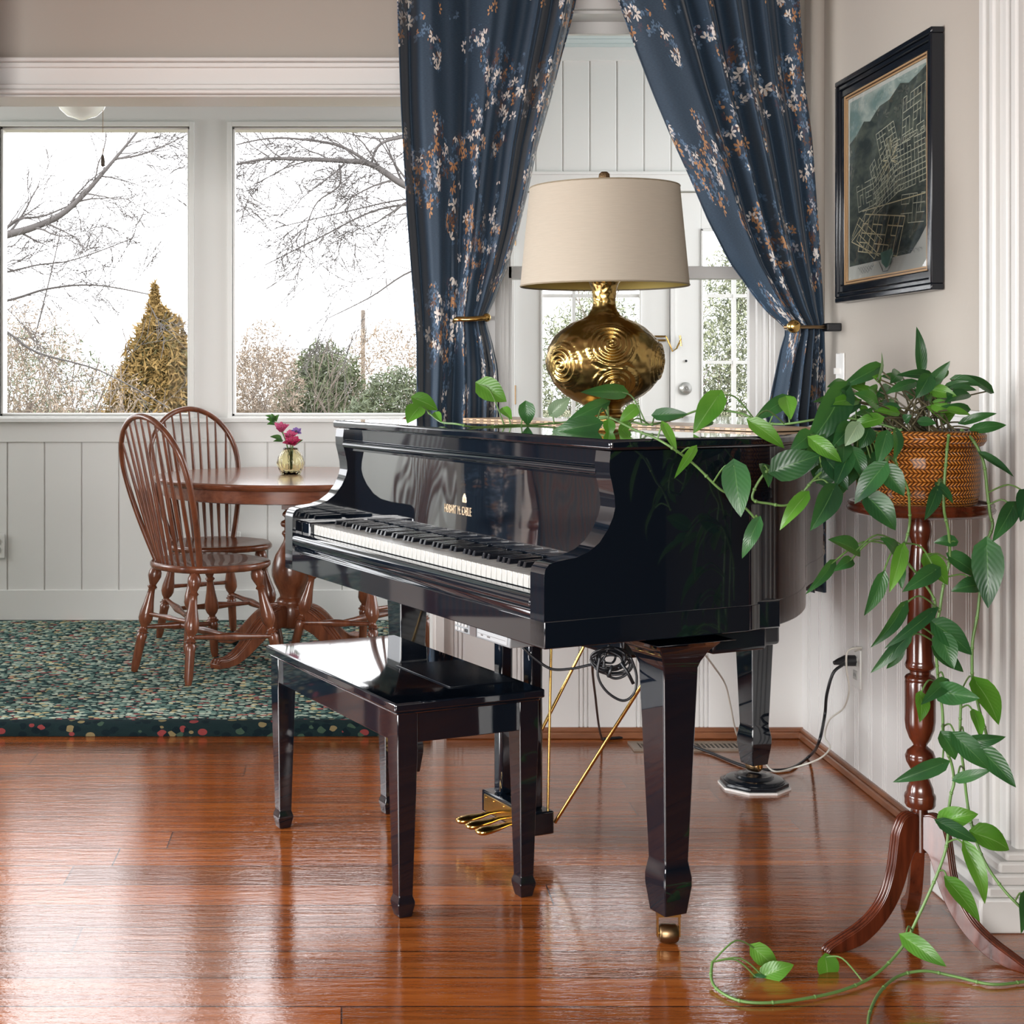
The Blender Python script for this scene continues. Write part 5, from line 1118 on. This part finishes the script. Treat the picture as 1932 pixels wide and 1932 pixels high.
bushpx('bare_shrub', 'tan bare thicket at the left of the right pane', 'shrub', 420, 570, 600, 960, 16, 4200, M_tan, 7, tw=40, size=.06)
bushpx('bare_shrub', 'pale bare thicket behind the green shrubs', 'shrub', 600, 880, 600, 940, 22, 6500, M_tan, 8, tw=44, size=.08)
bushpx('bare_shrub', 'far grey thicket along the horizon outside the left pane', 'shrub', -350, 230, 600, 900, 26, 7000, M_shrub2, 9, tw=50, size=.12)
bushpx('bare_shrub', 'far pale thicket along the horizon at the window post', 'shrub', 300, 700, 655, 900, 28, 7500, M_tan, 10, tw=40, size=.12)
bushpx('evergreen_hedge', 'leafy hedge seen through the left glass door', 'hedge', 960, 1290, 545, 1000, 14, 9000, M_hedge, 12, m2=M_shrub2, size=.06)
bushpx('evergreen_hedge', 'leafy hedge seen through the right glass door', 'hedge', 1290, 1620, 400, 1000, 13, 13000, M_hedge, 13, m2=M_shrub2, size=.06)
def branch(b, rnd, p, d, L_, r, depth, up=.04):
    pts = [p.copy()]; rad = [r]; n = 7
    for k in range(n):
        d = (d+Vector((rnd.uniform(-.22, .22), rnd.uniform(-.15, .15), rnd.uniform(-.20, .20)+up))).normalized(); p = p+d*L_/n; pts.append(p.copy()); rad.append(max(.0022, r*(1-.11*(k+1))))
        if depth > 0 and k > 0 and rnd.random() < .85:
            sd = 1 if rnd.random() < .5 else -1
            dd = (d+Vector((rnd.uniform(-.7, .7), rnd.uniform(-.4, .4), sd*rnd.uniform(.3, .9)))).normalized(); branch(b, rnd, p, dd, L_*rnd.uniform(.35, .6), rad[-1]*.6, depth-1, up)
    b.tube(pts, rad, 5 if r < .02 else 8)
def limb(b, rnd, pxs, r0, r1, depth=2, sub=.9):
    pts = smooth_path([P(*q) for q in pxs], 5); n = len(pts); b.tube(pts, [r0+(r1-r0)*i/(n-1) for i in range(n)], 8)
    for i in range(3, n, 2):
        d = (pts[i]-pts[i-1]).normalized(); sd = rnd.choice([-1, 1]); dd = (d*.8+Vector((0, rnd.uniform(-.3, .3), sd*rnd.uniform(.3, .8)))).normalized(); branch(b, rnd, pts[i], dd, sub*rnd.uniform(.4, 1), (r0+(r1-r0)*i/(n-1))*.4, depth, 0)
def tree(label, trunk, limbs, seed, sub):
    rnd = random.Random(seed); base = Vector((trunk[0][0], trunk[0][1], -1.0)); t = thing('bare_tree', label, 'tree', base)
    b = MB(); b.tube([Vector(p) for p in trunk], [.22, .18, .14, .10][:len(trunk)], 10); [limb(b, rnd, l[0], l[1], l[2], l[3], sub) for l in limbs]
    b.v = [tuple(Vector(v)-base) for v in b.v]; return b.obj('branches', M_bark, t, smooth=60)
tree('bare tree reaching into the left pane from the left', [(-3.8, 10.5, -1), (-3.7, 10.4, 1.2), (-3.5, 10.2, 2.2), (-3.2, 10, 3)],
  [([(-250, 560, 10), (-90, 480, 10), (0, 447, 10), (60, 430, 10), (115, 405, 10), (160, 365, 10), (195, 325, 10), (225, 290, 10), (262, 245, 10)], .034, .007, 2),
   ([(0, 447, 10), (30, 415, 10), (80, 408, 10), (130, 388, 10)], .012, .005, 1), ([(215, 300, 10), (260, 293, 10), (310, 275, 10), (360, 250, 10)], .009, .003, 1),
   ([(-200, 600, 10.5), (0, 570, 10.5), (90, 545, 10.5), (180, 538, 10.5), (280, 555, 10.5)], .012, .004, 2), ([(-120, 520, 10.3), (0, 515, 10.3), (70, 500, 10.3), (140, 490, 10.3), (250, 450, 10.3)], .009, .003, 2),
   ([(-100, 600, 11), (0, 620, 11), (70, 665, 11), (190, 700, 11), (320, 770, 11)], .012, .004, 1), ([(70, 620, 11), (100, 500, 11), (115, 430, 11)], .006, .003, 1)], 21, .55)
tree('bare tree spreading across the right pane from behind the curtain', [(1.3, 10.5, -1), (1.2, 10.4, 1.2), (1.0, 10.2, 2.2), (.9, 10, 3.0)],
  [([(890, 410, 10), (800, 365, 10), (755, 345, 10), (700, 310, 10), (640, 303, 10), (560, 300, 10), (500, 300, 10), (438, 312, 10)], .030, .007, 2),
   ([(700, 310, 10), (640, 275, 10), (560, 262, 10), (500, 262, 10), (438, 275, 10)], .012, .004, 2), ([(880, 250, 10), (790, 255, 10), (720, 270, 10), (700, 310, 10)], .016, .008, 2),
   ([(640, 310, 10), (640, 350, 10), (600, 380, 10), (580, 420, 10)], .009, .003, 2), ([(900, 380, 10.2), (780, 385, 10.2), (700, 400, 10.2), (600, 450, 10.2), (500, 500, 10.2)], .011, .003, 2),
   ([(900, 370, 10.4), (770, 375, 10.4), (650, 400, 10.4), (520, 430, 10.4)], .008, .003, 2), ([(900, 480, 10.4), (780, 510, 10.4), (700, 560, 10.4), (620, 600, 10.4)], .009, .003, 2), ([(800, 240, 10), (720, 262, 10), (620, 243, 10)], .008, .003, 2)], 22, .6)
b = MB(); b.tube([P(685, 1100, 24), P(685, 585, 24)], .035, 8); tag(b.obj('utility_pole', M_twig), 'thin pale pole standing among the far bare trees', 'pole')
